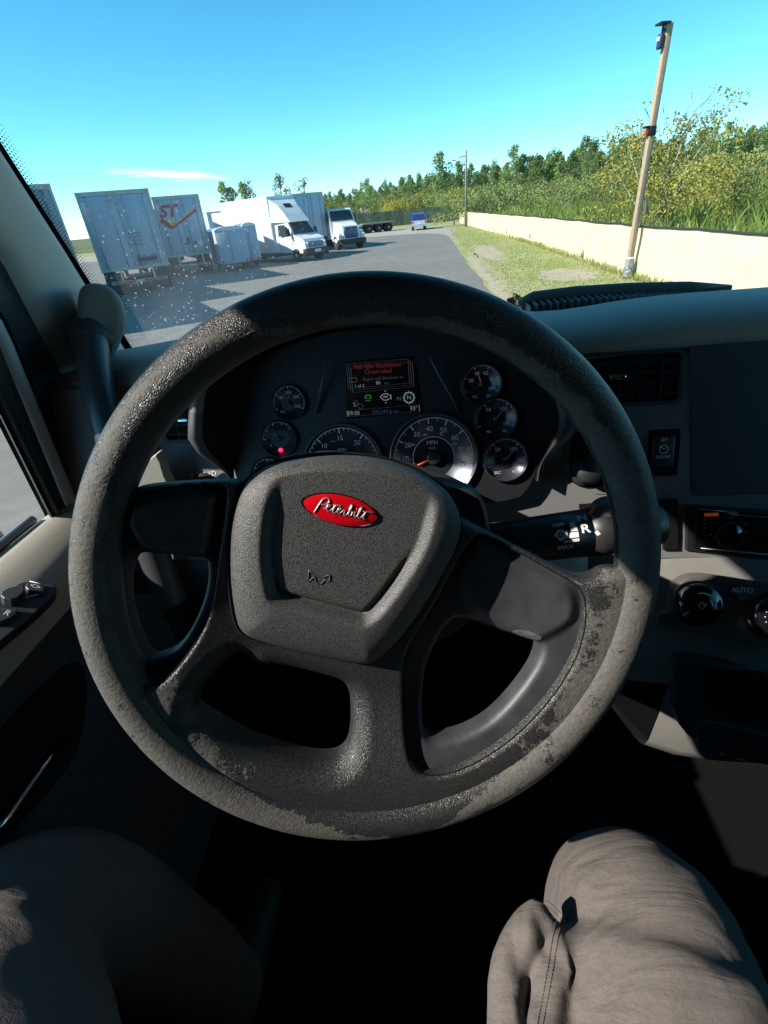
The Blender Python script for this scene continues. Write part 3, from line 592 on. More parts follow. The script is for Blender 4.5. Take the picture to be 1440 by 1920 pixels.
# far car
t = thing('parked_suv', 'blue and silver off-road car seen from behind at the end of the road', 'car', (-.9, 66.5, 0), R(92))
mb = MB(); hull(mb, [(0, .45), (0, 1.02), (4.6, 1.0), (4.6, .45)], [.88, .93, .85, .85]); mb.build('body', mat('silver_paint', (.5, .53, .58), .3, .3), t, local=True)
mb = MB(); hull(mb, [(.02, 1.02), (.35, 1.72), (2.9, 1.76), (3.6, 1.05)], [.9, .72, .72, .85]); mb.build('cabin', M_bluep, t, local=True)
MB().add([(.05, -.72, 1.1), (.05, .72, 1.1), (.30, .62, 1.62), (.30, -.62, 1.62)], [(0, 1, 2, 3)]).build('rear_window', mat('tinted_rear_glass', (.02, .04, .13), .1), t, local=True).location = (-.02, 0, 0)
MB().box((-.12, -.92, .42), (.02, .92, .6), bevel=.03).build('bumper', M_chrome, t, local=True)
MB().box((-.03, -.18, .66), (-.012, .18, .8)).build('number_plate', M_white, t, local=True)
for s in (-1, 1):
    MB().box((-.02, s * .78 - .1, .72), (.03, s * .78 + .1, .98)).build('tail_light', M_red, t, local=True)
    for x in (.9, 3.6): wheel(t, x, s * .85, .37, .26, M_steel, s)

# ================================================================== THE CAB
M_beige = mat('beige_trim', (.36, .335, .275), .62, var=(160, (.31, .29, .24), 2), bump=('noise', 900, .25, .0006))
M_grey = mat('grey_trim', (.05, .051, .055), .62, var=(90, (.043, .044, .048), 2), bump=('noise', 900, .3, .0006))
M_dash = mat('dash_panel', (.15, .147, .152), .6, bump=('noise', 1100, .3, .0005))
M_dtop = mat('dash_top', (.38, .33, .28), .6, var=(60, (.34, .295, .25), 2), bump=('noise', 1000, .35, .0006))
M_dark = mat('dark_panel', (.045, .046, .05), .6, bump=('noise', 1100, .3, .0004))
M_satin = mat('satin_black', (.022, .023, .028), .50, spec=.5, var=(40, (.038, .04, .046), 3), bump=('noise', 60, .05, .001))
M_vblack = mat('matt_black', (.004, .004, .005), .8, spec=.2)
M_carpet = mat('black_carpet', (.006, .006, .007), .95, spec=.1, bump=('noise', 300, .8, .004))
M_seal = mat('rubber_seal', (.012, .012, .014), .6, bump=('noise', 200, .3, .001))
M_gwhite = mat('printed_white', (.75, .76, .78), .6)
M_liner = mat('headliner', (.07, .068, .065), .9)
XW = -.575                                      # inner face of the left cab side

cab = thing('truck_cab', 'grey cab shell with windscreen pillar, roof lining and door opening round the driver', 'truck cab', (0, 0, 1.2))
MB().box((-.66, -1.2, 1.16), (1.66, 1.2, 1.2)).build('floor', M_carpet, cab)
mb = MB(); mb.box((-.66, -1.25, 2.93), (1.66, .66, 2.99)).build('roof_lining', M_liner, cab)
MB().box((-.66, -1.25, 1.2), (1.66, -1.2, 2.93)).build('rear_wall', M_liner, cab)
mb = MB(); mb.box((-.66, -1.2, 2.81), (-.61, .72, 2.93), bevel=.01).build('door_header', M_liner, cab)
mb = MB(); mb.box((-.66, -1.2, 1.2), (-.56, -.34, 2.82)).build('door_pillar', M_liner, cab)
mb = MB(); mb.box((1.6, -1.2, 1.2), (1.66, .9, 2.08)).box((1.6, -1.2, 2.75), (1.66, .72, 2.93)).box((1.6, -1.2, 2.08), (1.66, -.2, 2.75)).build('passenger_side', M_liner, cab)
# windscreen: a curved raked pane. y as a function of x and height
def wsy(x, z): return 1.235 - .235 * ((x - .5) / 1.1) ** 2 - .446 * (z - 2.2)
V = []; F = []; nx, nz_ = 40, 22
for i in range(nx + 1):
    for j in range(nz_ + 1): x = -.645 + 2.245 * i / nx; z = 2.12 + .82 * j / nz_; V.append((x, wsy(x, z), z))
for i in range(nx):
    for j in range(nz_): a = i * (nz_ + 1) + j; F.append((a, a + nz_ + 1, a + nz_ + 2, a + 1))
m = bpy.data.materials.new('windscreen_glass'); m.use_nodes = True; t = m.node_tree; N = t.nodes; L = t.links; N.remove(N['Principled BSDF'])
T = N.new('ShaderNodeTexCoord'); tr = N.new('ShaderNodeBsdfTransparent'); tr.inputs[0].default_value = (.93, .975, .985, 1); gl = N.new('ShaderNodeBsdfGlossy'); gl.inputs['Roughness'].default_value = .01
df = N.new('ShaderNodeBsdfDiffuse'); df.inputs[0].default_value = (.8, .8, .78, 1); tl = N.new('ShaderNodeBsdfTranslucent'); tl.inputs[0].default_value = (.8, .82, .85, 1)
dd = N.new('ShaderNodeMixShader'); dd.inputs[0].default_value = .5; L.new(df.outputs[0], dd.inputs[1]); L.new(tl.outputs[0], dd.inputs[2])
mg = N.new('ShaderNodeMixShader'); mg.inputs[0].default_value = .02; L.new(tr.outputs[0], mg.inputs[1]); L.new(gl.outputs[0], mg.inputs[2])
def mth(op, a, b=None, clamp=False):
    n = N.new('ShaderNodeMath'); n.operation = op; n.use_clamp = clamp
    for i, q in enumerate((a, b)):
        if q is None: continue
        if hasattr(q, 'links'): L.new(q, n.inputs[i])
        else: n.inputs[i].default_value = q
    return n.outputs[0]
geo = N.new('ShaderNodeNewGeometry'); sx = N.new('ShaderNodeSeparateXYZ'); L.new(geo.outputs['Position'], sx.inputs[0])
# dried spatter lies thickest on the driver's lower corner of the pane
fx = mth('SUBTRACT', 1.0, mth('MULTIPLY', mth('ABSOLUTE', mth('ADD', sx.outputs[0], .44)), 2.8), True)
fz = mth('SUBTRACT', 1.0, mth('MULTIPLY', mth('ABSOLUTE', mth('SUBTRACT', sx.outputs[2], 2.30)), 4.0), True)
area = mth('MULTIPLY', fx, fz)
vo = N.new('ShaderNodeTexVoronoi'); vo.inputs['Scale'].default_value = 170; L.new(geo.outputs['Position'], vo.inputs['Vector'])
wn = N.new('ShaderNodeSeparateColor'); L.new(vo.outputs['Color'], wn.inputs[0])
siz = mth('MULTIPLY', mth('POWER', wn.outputs[0], 2.6), .42); siz = mth('MULTIPLY', siz, mth('ADD', mth('POWER', area, .5), .12))
sp = mth('LESS_THAN', vo.outputs['Distance'], siz)
no = N.new('ShaderNodeTexNoise'); no.inputs['Scale'].default_value = 9; no.inputs['Detail'].default_value = 6; L.new(geo.outputs['Position'], no.inputs['Vector'])
veil = mth('MULTIPLY', mth('MULTIPLY', area, no.outputs['Fac']), .42)
fac = mth('MAXIMUM', mth('MULTIPLY', sp, .75), mth('ADD', veil, .004), True)
mf = N.new('ShaderNodeMixShader'); L.new(fac, mf.inputs[0]); L.new(mg.outputs[0], mf.inputs[1]); L.new(dd.outputs[0], mf.inputs[2]); L.new(mf.outputs[0], N['Material Output'].inputs[0])
ws = MB().add(V, F, 0, True).build('windscreen', m, cab)
# black ceramic band with its dotted border along the left edge
V = []; F = []; n = 40
for i in range(n + 1):
    z = 2.12 + .82 * i / n
    for x in (-.65, -.603): V.append((x, wsy(x, z) - .004, z))
for i in range(n): F.append((2 * i, 2 * i + 1, 2 * i + 3, 2 * i + 2))
fb = MB().add(V, F); k = 0; z = 2.13
while z < 2.9:
    for r in range(4):
        x = -.6012 + .0036 * r; rd = .00145 * (1 - .17 * r); zz = z + (.0021 if r % 2 else 0); p = np.array([x, wsy(x, zz) - .004, zz]); tv = nv(np.array([0, -.446, 1]))
        fb.add([p + np.array([rd * math.cos(a), 0, 0]) + tv * rd * math.sin(a) for a in [c * math.pi / 3 for c in range(6)]], [tuple(range(6))])
    z += .0042
fb.build('frit_band', M_vblack, cab)
# pillar trim and door frame strips along the cab side
ZB = 2.27                                       # above this, out of view, the opening's edge is bent to shade the gauges
def rake(A, z):
    if A[1] < -.3: return A[0] + A[1] * (z - 2.2)
    zb = float(np.interp(A[0], [.57, .60, .65, .71], [2.27, 2.34, 2.38, 2.44])); return A[0] + A[1] * (min(z, zb) - 2.2) - .55 * max(0, z - zb)
def strip(name, A, B, xa, xb, m, z0=2.02, z1=2.68, bev=.3, parent=None):
    """a solid strip along the cab side between two raked lines A and B, each given by its y at height 2.2 and its rake"""
    V = []; n = 14; P = []
    w_ = 8; n = 30
    for i in range(n + 1):
        z = z0 + (z1 - z0) * i / n; ya = rake(A, z); yb = rake(B, z)
        for j in range(w_ + 1): f = j / w_; bul = math.sin(math.pi * f) ** bev if bev else 1; V.append((xa + (xb - xa) * (bul if 0 < j < w_ else 0), ya + (yb - ya) * f, z))
    F = [(i * (w_ + 1) + j, i * (w_ + 1) + j + 1, (i + 1) * (w_ + 1) + j + 1, (i + 1) * (w_ + 1) + j) for i in range(n) for j in range(w_)]
    return MB().add(V, F, 0, True).build(name, m, parent or cab)
def line_from(p, q, x):                         # raked line through two traced points of the picture on the side plane x
    a, b = at(*p, 'x', x), at(*q, 'x', x); k = (a[1] - b[1]) / (a[2] - b[2]); return (a[1] + k * (2.2 - a[2]), k)
La = line_from((0, 262), (268, 690), -.575); Lb = line_from((0, 496), (176, 830), -.575); Lc = line_from((0, 586), (142, 931), -.575)
Ld = line_from((0, 667), (132, 985), -.575); Le = line_from((0, 789), (94, 975), -.575)
strip('pillar_trim', (La[0], La[1]), Lb, -.60, -.560, mat('pillar_trim_grey', (.46, .45, .42), .7, bump=('noise', 700, .3, .0006)), 1.95, 2.93)
strip('door_seal', Lb, Lc, -.57, -.578, M_seal, 1.95, 2.84)
strip('door_frame_trim', Lc, Ld, -.60, -.565, mat('frame_trim_grey', (.42, .41, .38), .6), 1.95, 2.84)
strip('window_channel', Ld, Le, -.57, -.580, M_seal, 2.05, 2.84)
Lf = (Le[0] - .004, Le[1]); Lg = (Ld[0] - .30 * (Ld[0] - Le[0]) - .005, Ld[1])
strip('channel_lip', (Le[0] + .012, Le[1]), (Le[0] + .006, Le[1]), -.575, -.563, M_seal, 2.05, 2.84)
# the front corner of the cab outside the pillar, so that no light leaks behind the trim
V = []
for z in (1.2, ZB, 2.83, 2.93): V += [(-.66, rake(La, z) + .06, z), (-.615, rake(La, z) + .03, z), (-.6, rake(Le, z) + .02, z), (-.66, rake(Le, z) + .085, z)]
MB().add(V, [(j + a_, j + (a_ + 1) % 4, j + 4 + (a_ + 1) % 4, j + 4 + a_) for j in (0, 4, 8) for a_ in range(4)] + [(0, 1, 2, 3), (12, 13, 14, 15)]).build('corner_post', M_black, cab)
MB().box((-.66, .66, 1.2), (-.60, 1.3, 2.02)).box((-.66, 1.2, 1.2), (1.66, 1.34, 2.05)).build('front_wall', M_black, cab)
MB().add([(-.66, .62, 2.93), (1.66, .62, 2.93), (1.66, .95, 2.86), (-.66, .95, 2.86), (-.66, .62, 2.99), (1.66, .62, 2.99), (1.66, 1.0, 2.9), (-.66, 1.0, 2.9)], [(0, 1, 2, 3), (4, 5, 6, 7), (2, 3, 7, 6), (0, 1, 5, 4)]).build('windscreen_header', M_black, cab)

MB().box((-.60, .90, 1.2), (.22, .92, 2.0)).build('footwell_wall', M_vblack, cab)
# ---- grab handle on the pillar
g = thing('grab_handle', 'dark grab handle with a grey rounded mount on the left windscreen pillar', 'grab handle', tuple(at(185, 600, 'x', -.5)))
fr = Frame(at(186, 600, 'x', -.50), nv(EYE - at(186, 600, 'x', -.5)))
out = [fr.uv(*p) for p in ((150, 540), (168, 531), (200, 534), (226, 556), (237, 592), (232, 625), (214, 668), (196, 672), (172, 655), (146, 628), (146, 610), (145, 570))]
mb = MB(); mb.plate(fr, chaikin(out, 2), -.07, .022, .013)
mb.build('mount', mat('mount_grey', (.22, .21, .20), .55, bump=('noise', 900, .3, .0006)), g, angle=60)
mb = MB(); 
c = fr.uv(176, 640); mb.tube([fr.P(*c, -.01) + np.array([0, 0, .02]), fr.P(*c, 0) + np.array([.0, -.004, -.002]), fr.P(*c, 0) + np.array([0, -.01, -.014])], [.033, .036, .028], 24); mb.build('collar', M_grey, g)
hp = [(172, 640), (176, 690), (186, 740), (203, 800), (228, 870), (262, 960), (292, 1050), (325, 1130)]
pts = [at(p[0], p[1], 'x', -.5 + .012 * i) for i, p in enumerate(hp)]
MB().tube(chaikin(pts, 2, False), .0225, 20).build('grip', mat('grip_rubber', (.05, .05, .055), .33, bump=('noise', 500, .3, .0006)), g)

# ---- driver's door
dr = thing('driver_door', 'beige and grey driver door panel with window switches and chrome pull strip', 'door', (-.56, 0, 1.6))
pro = [(-.60, 2.085), (-.585, 2.10), (-.565, 2.100), (-.545, 2.092), (-.525, 2.081), (-.510, 2.070), (-.500, 2.056), (-.496, 2.040), (-.496, 2.028)]
pro2 = [(-.496, 2.028), (-.499, 2.012), (-.508, 1.99), (-.512, 1.90), (-.514, 1.72), (-.518, 1.3)]
def dsweep(pro, ys, name, m):                   # narrows towards the hinge end like the armrest in the photo
    V = []; n = len(pro)
    for y in ys:
        k = 1.0 if y < .48 else max(.0, 1 - (y - .48) / .30) ** .7
        for (x, z) in pro: V.append((-.575 + (x + .575) * (.35 + .65 * k), y, z if name != 'armrest' else 2.10 + (z - 2.10) * (.35 + .65 * k)))
    F = [(i * n + k, i * n + k + 1, (i + 1) * n + k + 1, (i + 1) * n + k) for i in range(len(ys) - 1) for k in range(n - 1)]
    return MB().add(V, F, 0, True).build(name, m, dr)
yy = list(np.arange(-.34, .70, .04))
dsweep(pro, yy, 'armrest', M_beige); dsweep(pro2, yy, 'door_panel', M_grey)
MB().tube([(-.592, -.34, 2.104), (-.592, .56, 2.104)], .007, 8).build('window_seal', M_steel, dr)
MB().box((-.66, -.34, 1.2), (-.60, .62, 2.03)).build('outer_skin', M_black, dr)
fs = Frame((-.535, .42, 2.090), (.48, 0, 1), up=(-1, 0, 0))
sw = thing('window_switch_panel', 'black panel of window and mirror switches set in the beige armrest', 'switch panel', tuple(fs.o))
Q = lambda *ps: [fs.uv(*p) for p in ps]
mb = MB(); mb.plate(fs, chaikin(Q((0, 1120), (38, 1094), (60, 1092), (100, 1098), (109, 1106), (90, 1130), (60, 1158), (0, 1207), (-120, 1300), (-150, 1240)), 2), -.012, .003, .002); mb.build('bezel', M_satin, sw)
for ps, nm in ((((52, 1098), (86, 1105), (82, 1120), (72, 1119), (46, 1113)), 'switch'), (((4, 1122), (46, 1110), (48, 1126), (28, 1142), (2, 1137)), 'switch'), (((-20, 1150), (33, 1148), (34, 1158), (14, 1172), (-20, 1180)), 'switch')):
    mb = MB(); mb.plate(fs, chaikin(Q(*ps), 1), 0, .009 if ps[0][0] != 4 else .016, .002); s_ = mb.build(nm, mat('switch_grey', (.05, .052, .06), .4), sw)
mb = MB()
for (p, c) in (((66, 1110), '<>'), ((14, 1160), 'R')):
    u, v = fs.uv(*p); a = fs.mat(u, v, .0102) @ Matrix.Rotation(R(-90), 4, 'Z'); mb.text(c, .011, a)
mb.tube([fs.P(*fs.uv(30, 1127), .0025), fs.P(*fs.uv(72, 1119), .0045)], .0009, 4).tube([fs.P(*fs.uv(56, 1099), .009), fs.P(*fs.uv(87, 1106), .009)], .0007, 4); mb.build('markings', M_gwhite, sw)
# lower door: pocket recess and chrome pull
fd = Frame((-.511, .3, 1.9), (1, 0, .02), up=(0, 0, 1))
Qd = lambda *ps: [fd.uv(*p) for p in ps]
mb = MB(); mb.plate(fd, chaikin(Qd((-200, 1560), (60, 1290), (130, 1235), (158, 1250), (160, 1330), (140, 1420), (60, 1520), (-60, 1640), (-200, 1750)), 2), -.001, .004, .002); mb.build('pocket', M_vblack, dr)
MB().tube([fd.P(*fd.uv(*p), .012) for p in ((-60, 1595), (0, 1528), (60, 1445), (114, 1376))], [.004, .0055, .0045, .002], 8).build('pull_strip', M_chrome, dr)
# mirror housing outside the side window
mr = thing('door_mirror', 'dark blue door mirror housing just outside the side window', 'mirror', (-1.0, .62, 1.9))
mb = MB(); mb.box((-1.28, .52, 1.55), (-.80, .72, 2.04), bevel=.06, seg=4, M=Matrix.Translation((0, 0, 0))); mb.build('housing', mat('mirror_blue', (.05, .06, .09), .25, coat=.5), mr)
MB().box((-1.22, .505, 1.6), (-.86, .52, 1.98)).build('mirror_glass', M_chrome, mr)
MB().tube([(-.85, .62, 1.7), (-.66, .62, 1.7)], .02, 8).build('mirror_arm', M_black, mr)

# ================================================================== DASHBOARD
dash = thing('dashboard', 'dark grey dashboard with pale top pad, two air vents and a knee panel', 'dashboard', (.3, .7, 1.9))
FD = Frame((0, .66, 2.2), (0, -.94, .34))       # the upright face of the dash
def dpt(px, py, h=0): u, v = FD.uv(px, py, h); return FD.P(u, v, h)
def dy(z): return .66 + (2.2 - z) * -.34 / .94 * -1 * -1      # y of the face at height z
fy = lambda z: .66 + (z - 2.2) * .34 / .94
top = [(1.25, 2.16), (1.12, 2.20), (1.0, 2.240), (.93, 2.272), (.89, 2.292), (.84, 2.304), (.76, 2.304), (.72, 2.300), (.695, 2.292), (.682, 2.280), (.680, 2.268), (.69, 2.262)]
def topx(x0, x1, n): return [(x0 + (x1 - x0) * i / n, 0, -.012 * math.exp(-((x0 + (x1 - x0) * i / n - .19) / .10) ** 2) - .03 * max(0, -.28 - (x0 + (x1 - x0) * i / n)) / .3) for i in range(n + 1)]
MB().sweep(top, topx(-.60, 1.6, 60), caps=False).build('top_pad', M_dtop, dash)
MB().sweep([(fy(2.275) + .012, 2.275), (fy(2.262) + .012, 2.262)] + [(fy(z), z) for z in (2.258, 2.15, 2.02)] + [(fy(1.99) - .001, 1.992)], [-.60, 1.6], sm=False, caps=False).build('face_panel', M_dash, dash)
# defroster grille standing on the top pad
gv = [at(px, py, 'y', .98) for px, py in ((972, 568), (1000, 559), (1080, 550), (1180, 544), (1290, 540), (1370, 539))]
mb = MB(); mb.tube(gv, [.004, .0075, .008, .008, .007, .003], 10, flat=1.6)
x = gv[0][0] + .012
while x < gv[-1][0] - .02:
    zt = float(np.interp(x, [p[0] for p in gv], [p[2] for p in gv])); mb.box((x, .925, zt - .03), (x + .0018, .985, zt - .002)); x += .0118
mb.box((gv[0][0] + .005, .975, 2.20), (gv[-1][0], .992, gv[2][2] - .006)); mb.build('defroster_grille', mat('grille_grey', (.17, .165, .16), .5), dash)
# lower fascia under the face: lit pale band with the climate panel, then the storage compartments
FL = Frame((.35, .585, 1.985), (-.06, -.80, .60))
low = [(fy(1.992) - .002, 1.992), (.575, 1.985), (.545, 1.945), (.515, 1.905), (.495, 1.878), (.486, 1.862), (.482, 1.84), (.480, 1.76), (.484, 1.66), (.492, 1.635), (.51, 1.62), (.60, 1.60)]
fx_ = lambda x0: [(x0 + (1.6 - x0) * i / 30, .03 * math.exp(-((1.6 - x0) * i / 30 / .05)), 0) for i in range(31)]
M_fas = mat('fascia_grey', (.20, .195, .18), .62, var=(60, (.17, .165, .155), 2), bump=('noise', 900, .35, .0006))
MB().sweep(low[:7], fx_(.215), caps=False).build('centre_fascia', M_fas, dash); MB().sweep(low[6:], fx_(.345), caps=False).build('lower_fascia', M_fas, dash)
V = [(.213, p[0] + .03, p[1]) for p in low[:7]] + [(.343, p[0] + .03, p[1]) for p in low[7:]] + [(.343, .75, 1.60), (.213, .75, 1.80), (.213, .75, 1.99)]
MB().add(V, [tuple(range(len(V)))]).build('fascia_side', M_vblack, dash)  # black colour stands for shade on the side of the pale grey fascia
knee = [(fy(2.06) + .004, 2.07), (.60, 2.045), (.565, 2.03), (.535, 2.0), (.525, 1.955), (.54, 1.93)]
kx = lambda x0, x1, n: [(x0 + (x1 - x0) * i / n, .05 * min(1, abs(x0 + (x1 - x0) * i / n + .02) / .30) ** 2, 0) for i in range(n + 1)]
MB().sweep(knee, kx(0, .215, 8), caps=True).build('knee_panel', mat('knee_beige', (.40, .36, .29), .6, bump=('noise', 900, .3, .0006)), dash)
MB().sweep(knee, kx(-.57, -.003, 16), caps=True).build('knee_panel', M_grey, dash)
FS_ = Frame((-.4, .57, 2.0), (.1, -1, .1)); MB().plate(FS_, chaikin([FS_.uv(*p) for p in ((256, 925), (262, 893), (284, 856), (298, 850), (314, 905), (335, 925), (300, 965))], 1), -.02, .004, .002).build('side_panel', M_beige, dash)
LP = Frame((.30, .56, 1.7), (0, -1, 0.))
MB().plate(Frame((.4, .484, 1.7), (0, -1, .0)), [Frame((.4, .484, 1.7), (0, -1, .0)).uv(*p) for p in chaikin([(1263, 1240), (1275, 1230), (1470, 1270), (1480, 1440), (1400, 1410), (1262, 1378)], 2)], -.012, .004, .002).build('compartment_panel', M_grey, dash)
F4 = Frame((.4, .478, 1.7), (0, -1, .0)); Q4 = lambda *ps: [F4.uv(*p) for p in ps]
MB().plate(F4, chaikin(Q4((1325, 1256), (1345, 1252), (1480, 1275), (1480, 1368), (1345, 1342), (1325, 1325)), 2), -.006, .0022).build('storage_recess', M_vblack, dash)
MB().plate(F4, chaikin(Q4((1306, 1352), (1320, 1346), (1480, 1385), (1480, 1440), (1306, 1402)), 1), -.006, .004, .002).build('drawer_front', M_grey, dash)
def vent(name, P4, tab, nv_, nh):
    P4 = [FD.uv(*p) for p in P4]; u0 = min(p[0] for p in P4); u1 = max(p[0] for p in P4); v0 = min(p[1] for p in P4); v1 = max(p[1] for p in P4)
    o = rrect(u0, u1, v0, v1, .010); i_ = rrect(u0 + .005, u1 - .005, v0 + .005, v1 - .005, .007)
    mb = MB(); mb.ring(FD, o, i_, -.002, .005); v = mb.build(name, M_dark, dash)
    MB().plate(FD, i_, -.002, .0006).build('vent_cavity', M_vblack, v)
    mb = MB()
    for k in range(1, nh + 1): y = v0 + (v1 - v0) * k / (nh + 1); mb.box((u0 + .005, y - .0011, .0008), (u1 - .005, y + .0011, .0030), M=FD.mat())
    for k in range(1, nv_ + 1): x = u0 + (u1 - u0) * k / (nv_ + 1); mb.box((x - .0011, v0 + .005, .0006), (x + .0011, v1 - .005, .0022), M=FD.mat())
    mb.build('louvres', mat('louvre_grey', (.02, .021, .024), .75), v)
    u, q = FD.uv(*tab, .004); mb = MB(); mb.box((u - .011, q - .0035, .002), (u + .011, q + .0035, .009), M=FD.mat(), bevel=.0025); mb.build('vent_tab', M_chrome, v)
vent('air_vent', [(304, 752), (415, 741), (424, 822), (310, 832)], (347, 788), 3, 4)
vent('air_vent', [(1085, 664), (1283, 657), (1275, 757), (1100, 762)], (1157, 707), 4, 4)
# light switch with its printed symbols
u, v = FD.uv(385, 912); mb = MB(); mb.lathe(FD, u, v, [(.021, -.002), (.021, .004), (.017, .006), (.0165, .017), (.014, .02), (0.0001, .02)], 28); kb = mb.build('light_switch', M_satin, dash)
mb = MB(); mb.text('0', .0105, FD.mat(*FD.uv(360, 892), .0008)); a = FD.uv(377, 888)
mb.text('>', .008, FD.mat(a[0] - .0045, a[1], .0008)); mb.text('<', .008, FD.mat(a[0] + .0045, a[1], .0008)); mb.box((a[0] - .002, a[1] - .0006, .0004), (a[0] + .002, a[1] + .0006, .0008), M=FD.mat())
a = FD.uv(398, 888); mb.text('D', .0105, FD.mat(a[0] + .003, a[1], .0008))
for k in (-1, 0, 1): mb.box((a[0] - .006, a[1] - .0004 + k * .0025, .0004), (a[0] - .001, a[1] + .0004 + k * .0025, .0008), M=FD.mat())
mb.tube([FD.P(*FD.uv(374, 906), .018), FD.P(*FD.uv(369, 912), .018)], .0007, 4); mb.build('printed_symbols', M_gwhite, dash)
# switch bank right of the wheel
Q = lambda *ps: [FD.uv(*p) for p in ps]
mb = MB(); mb.plate(FD, chaikin(Q((1060, 788), (1290, 780), (1292, 905), (1288, 930), (1062, 925)), 1), -.004, .0015, .001); sb = mb.build('switch_bezel', M_dash, dash)
MB().plate(FD, chaikin(Q((1068, 806), (1140, 802), (1150, 908), (1092, 916), (1066, 900)), 2), -.002, .003, .001).build('knob_recess', M_vblack, sb)
u, v = FD.uv(1102, 883, .01); MB().lathe(FD, u, v, [(.022, .003), (.022, .007), (.016, .008), (.0155, .02), (.013, .023), (.0001, .023)], 28).build('rotary_knob', M_satin, sb)
MB().plate(FD, rrect(*[Q((1216, 805))[0][0], Q((1275, 805))[0][0], Q((1216, 893))[0][1], Q((1216, 806))[0][1]], .004), -.002, .003, .001).build('switch_recess', M_vblack, sb)
a = FD.uv(1243, 842, .006); mb = MB(); mb.box((a[0] - .014, a[1] - .024, .001), (a[0] + .015, a[1] + .018, .008), M=FD.mat(), bevel=.002); rk = mb.build('rocker_switch', mat('rocker_grey', (.03, .031, .038), .45), sb)
mb = MB(); mb.text('SET', .0058, FD.mat(a[0], a[1] + .0125, .0085), bold=.0001); mb.text('RESUME', .0052, FD.mat(a[0], a[1] - .0105, .0085), bold=.0001)
mb.ring(FD, circ(a[0], a[1], .0062, 20), circ(a[0], a[1], .0050, 20), .008, .0086); mb.tube([FD.P(a[0], a[1], .0086), FD.P(a[0] - .006, a[1] + .005, .0086)], .0007, 4).tube([FD.P(a[0], a[1], .0086), FD.P(a[0] + .003, a[1] + .002, .0086)], .0006, 4); mb.build('lettering', M_gwhite, rk)
MB().plate(FD, Q((1085, 945), (1125, 942), (1130, 985), (1088, 990)), -.002, .004, .001).build('small_switch', M_vblack, dash)
# trim line under the top pad and the raised frame round the blank screen bay
MB().plate(FD, chaikin(Q((1294, 652), (1294, 649), (1500, 632), (1500, 925), (1300, 929), (1298, 926)), 1), -.004, .002, .001).build('blank_bay', mat('bay_navy', (.05, .055, .07), .5), dash)
MB().plate(FD, Q((1232, 935), (1268, 935), (1270, 1030), (1242, 1030)), -.002, .006, .002).build('key_switch_block', M_vblack, dash)

# ---- stereo
FR = Frame(FD.P(*FD.uv(1363, 1000), .0), FD.n)
st = thing('car_stereo', 'black single height car stereo with a chrome ringed volume knob', 'stereo', tuple(FR.o))
q = lambda px, py, h=0: FR.uv(px, py, h)
A = [q(1286, 945), q(1470, 957), q(1470, 1052), q(1283, 1030)]
MB().plate(FR, A, -.006, .006, .002).build('mounting_frame', M_black, st)
MB().plate(FR, [q(1306, 953, .01), q(1470, 968, .01), q(1470, 1040, .01), q(1300, 1026, .01)], .004, .012, .002).build('front_plate', mat('gloss_black', (.006, .006, .008), .12, coat=.4), st)
u, v = q(1363, 1001, .016); MB().lathe(FR, u, v, [(.0175, .011), (.0175, .022), (.0160, .0235), (.0001, .0235)], 36).build('volume_knob', MATS['gloss_black'], st)
mb = MB(); mb.ring(FR, circ(u, v, .0180, 40), circ(u, v, .0170, 40), .018, .0240)
mb.build('chrome_ring', M_chrome, st)
mb = MB(); mb.tube([FR.P(*q(1312, 955, .013), .0125), FR.P(*q(1362, 959, .013), .0125)], .0009, 5).tube([FR.P(*q(1390, 966, .013), .0125), FR.P(*q(1470, 973, .013), .0125)], .0009, 5).tube([FR.P(*q(1314, 1028, .013), .0125), FR.P(*q(1470, 1043, .013), .0125)], .0009, 5)
mb.plate(FR, [q(1362, 959, .012), q(1380, 960, .012), q(1388, 967, .012), q(1368, 966, .012)], .011, .0130)
mb.build('bright_trim', M_steel, st)
mb = MB(); 
for (px, py) in ((1321, 975), (1321, 990), (1321, 1004), (1332, 1002), (1398, 998), (1398, 983)): u, v = q(px, py, .0125); mb.box((u - .0018, v - .0007, .0115), (u + .0018, v + .0007, .0128), M=FR.mat())
mb.text('PUSH', .0035, FR.mat(*q(1372, 972, .0125), .0127)); mb.text('SRC', .003, FR.mat(*q(1322, 982, .0125), .0127)); mb.build('printed_marks', mat('grey_print', (.30, .29, .28), .6), st)
u, v = q(1334, 965, .0125); MB().box((u - .009, v - .0022, .0115), (u + .009, v + .0022, .0128), M=FR.mat()).build('display', mat('red_display', (.16, .03, .01), .3, emis=((.9, .12, .03), .08)), st)

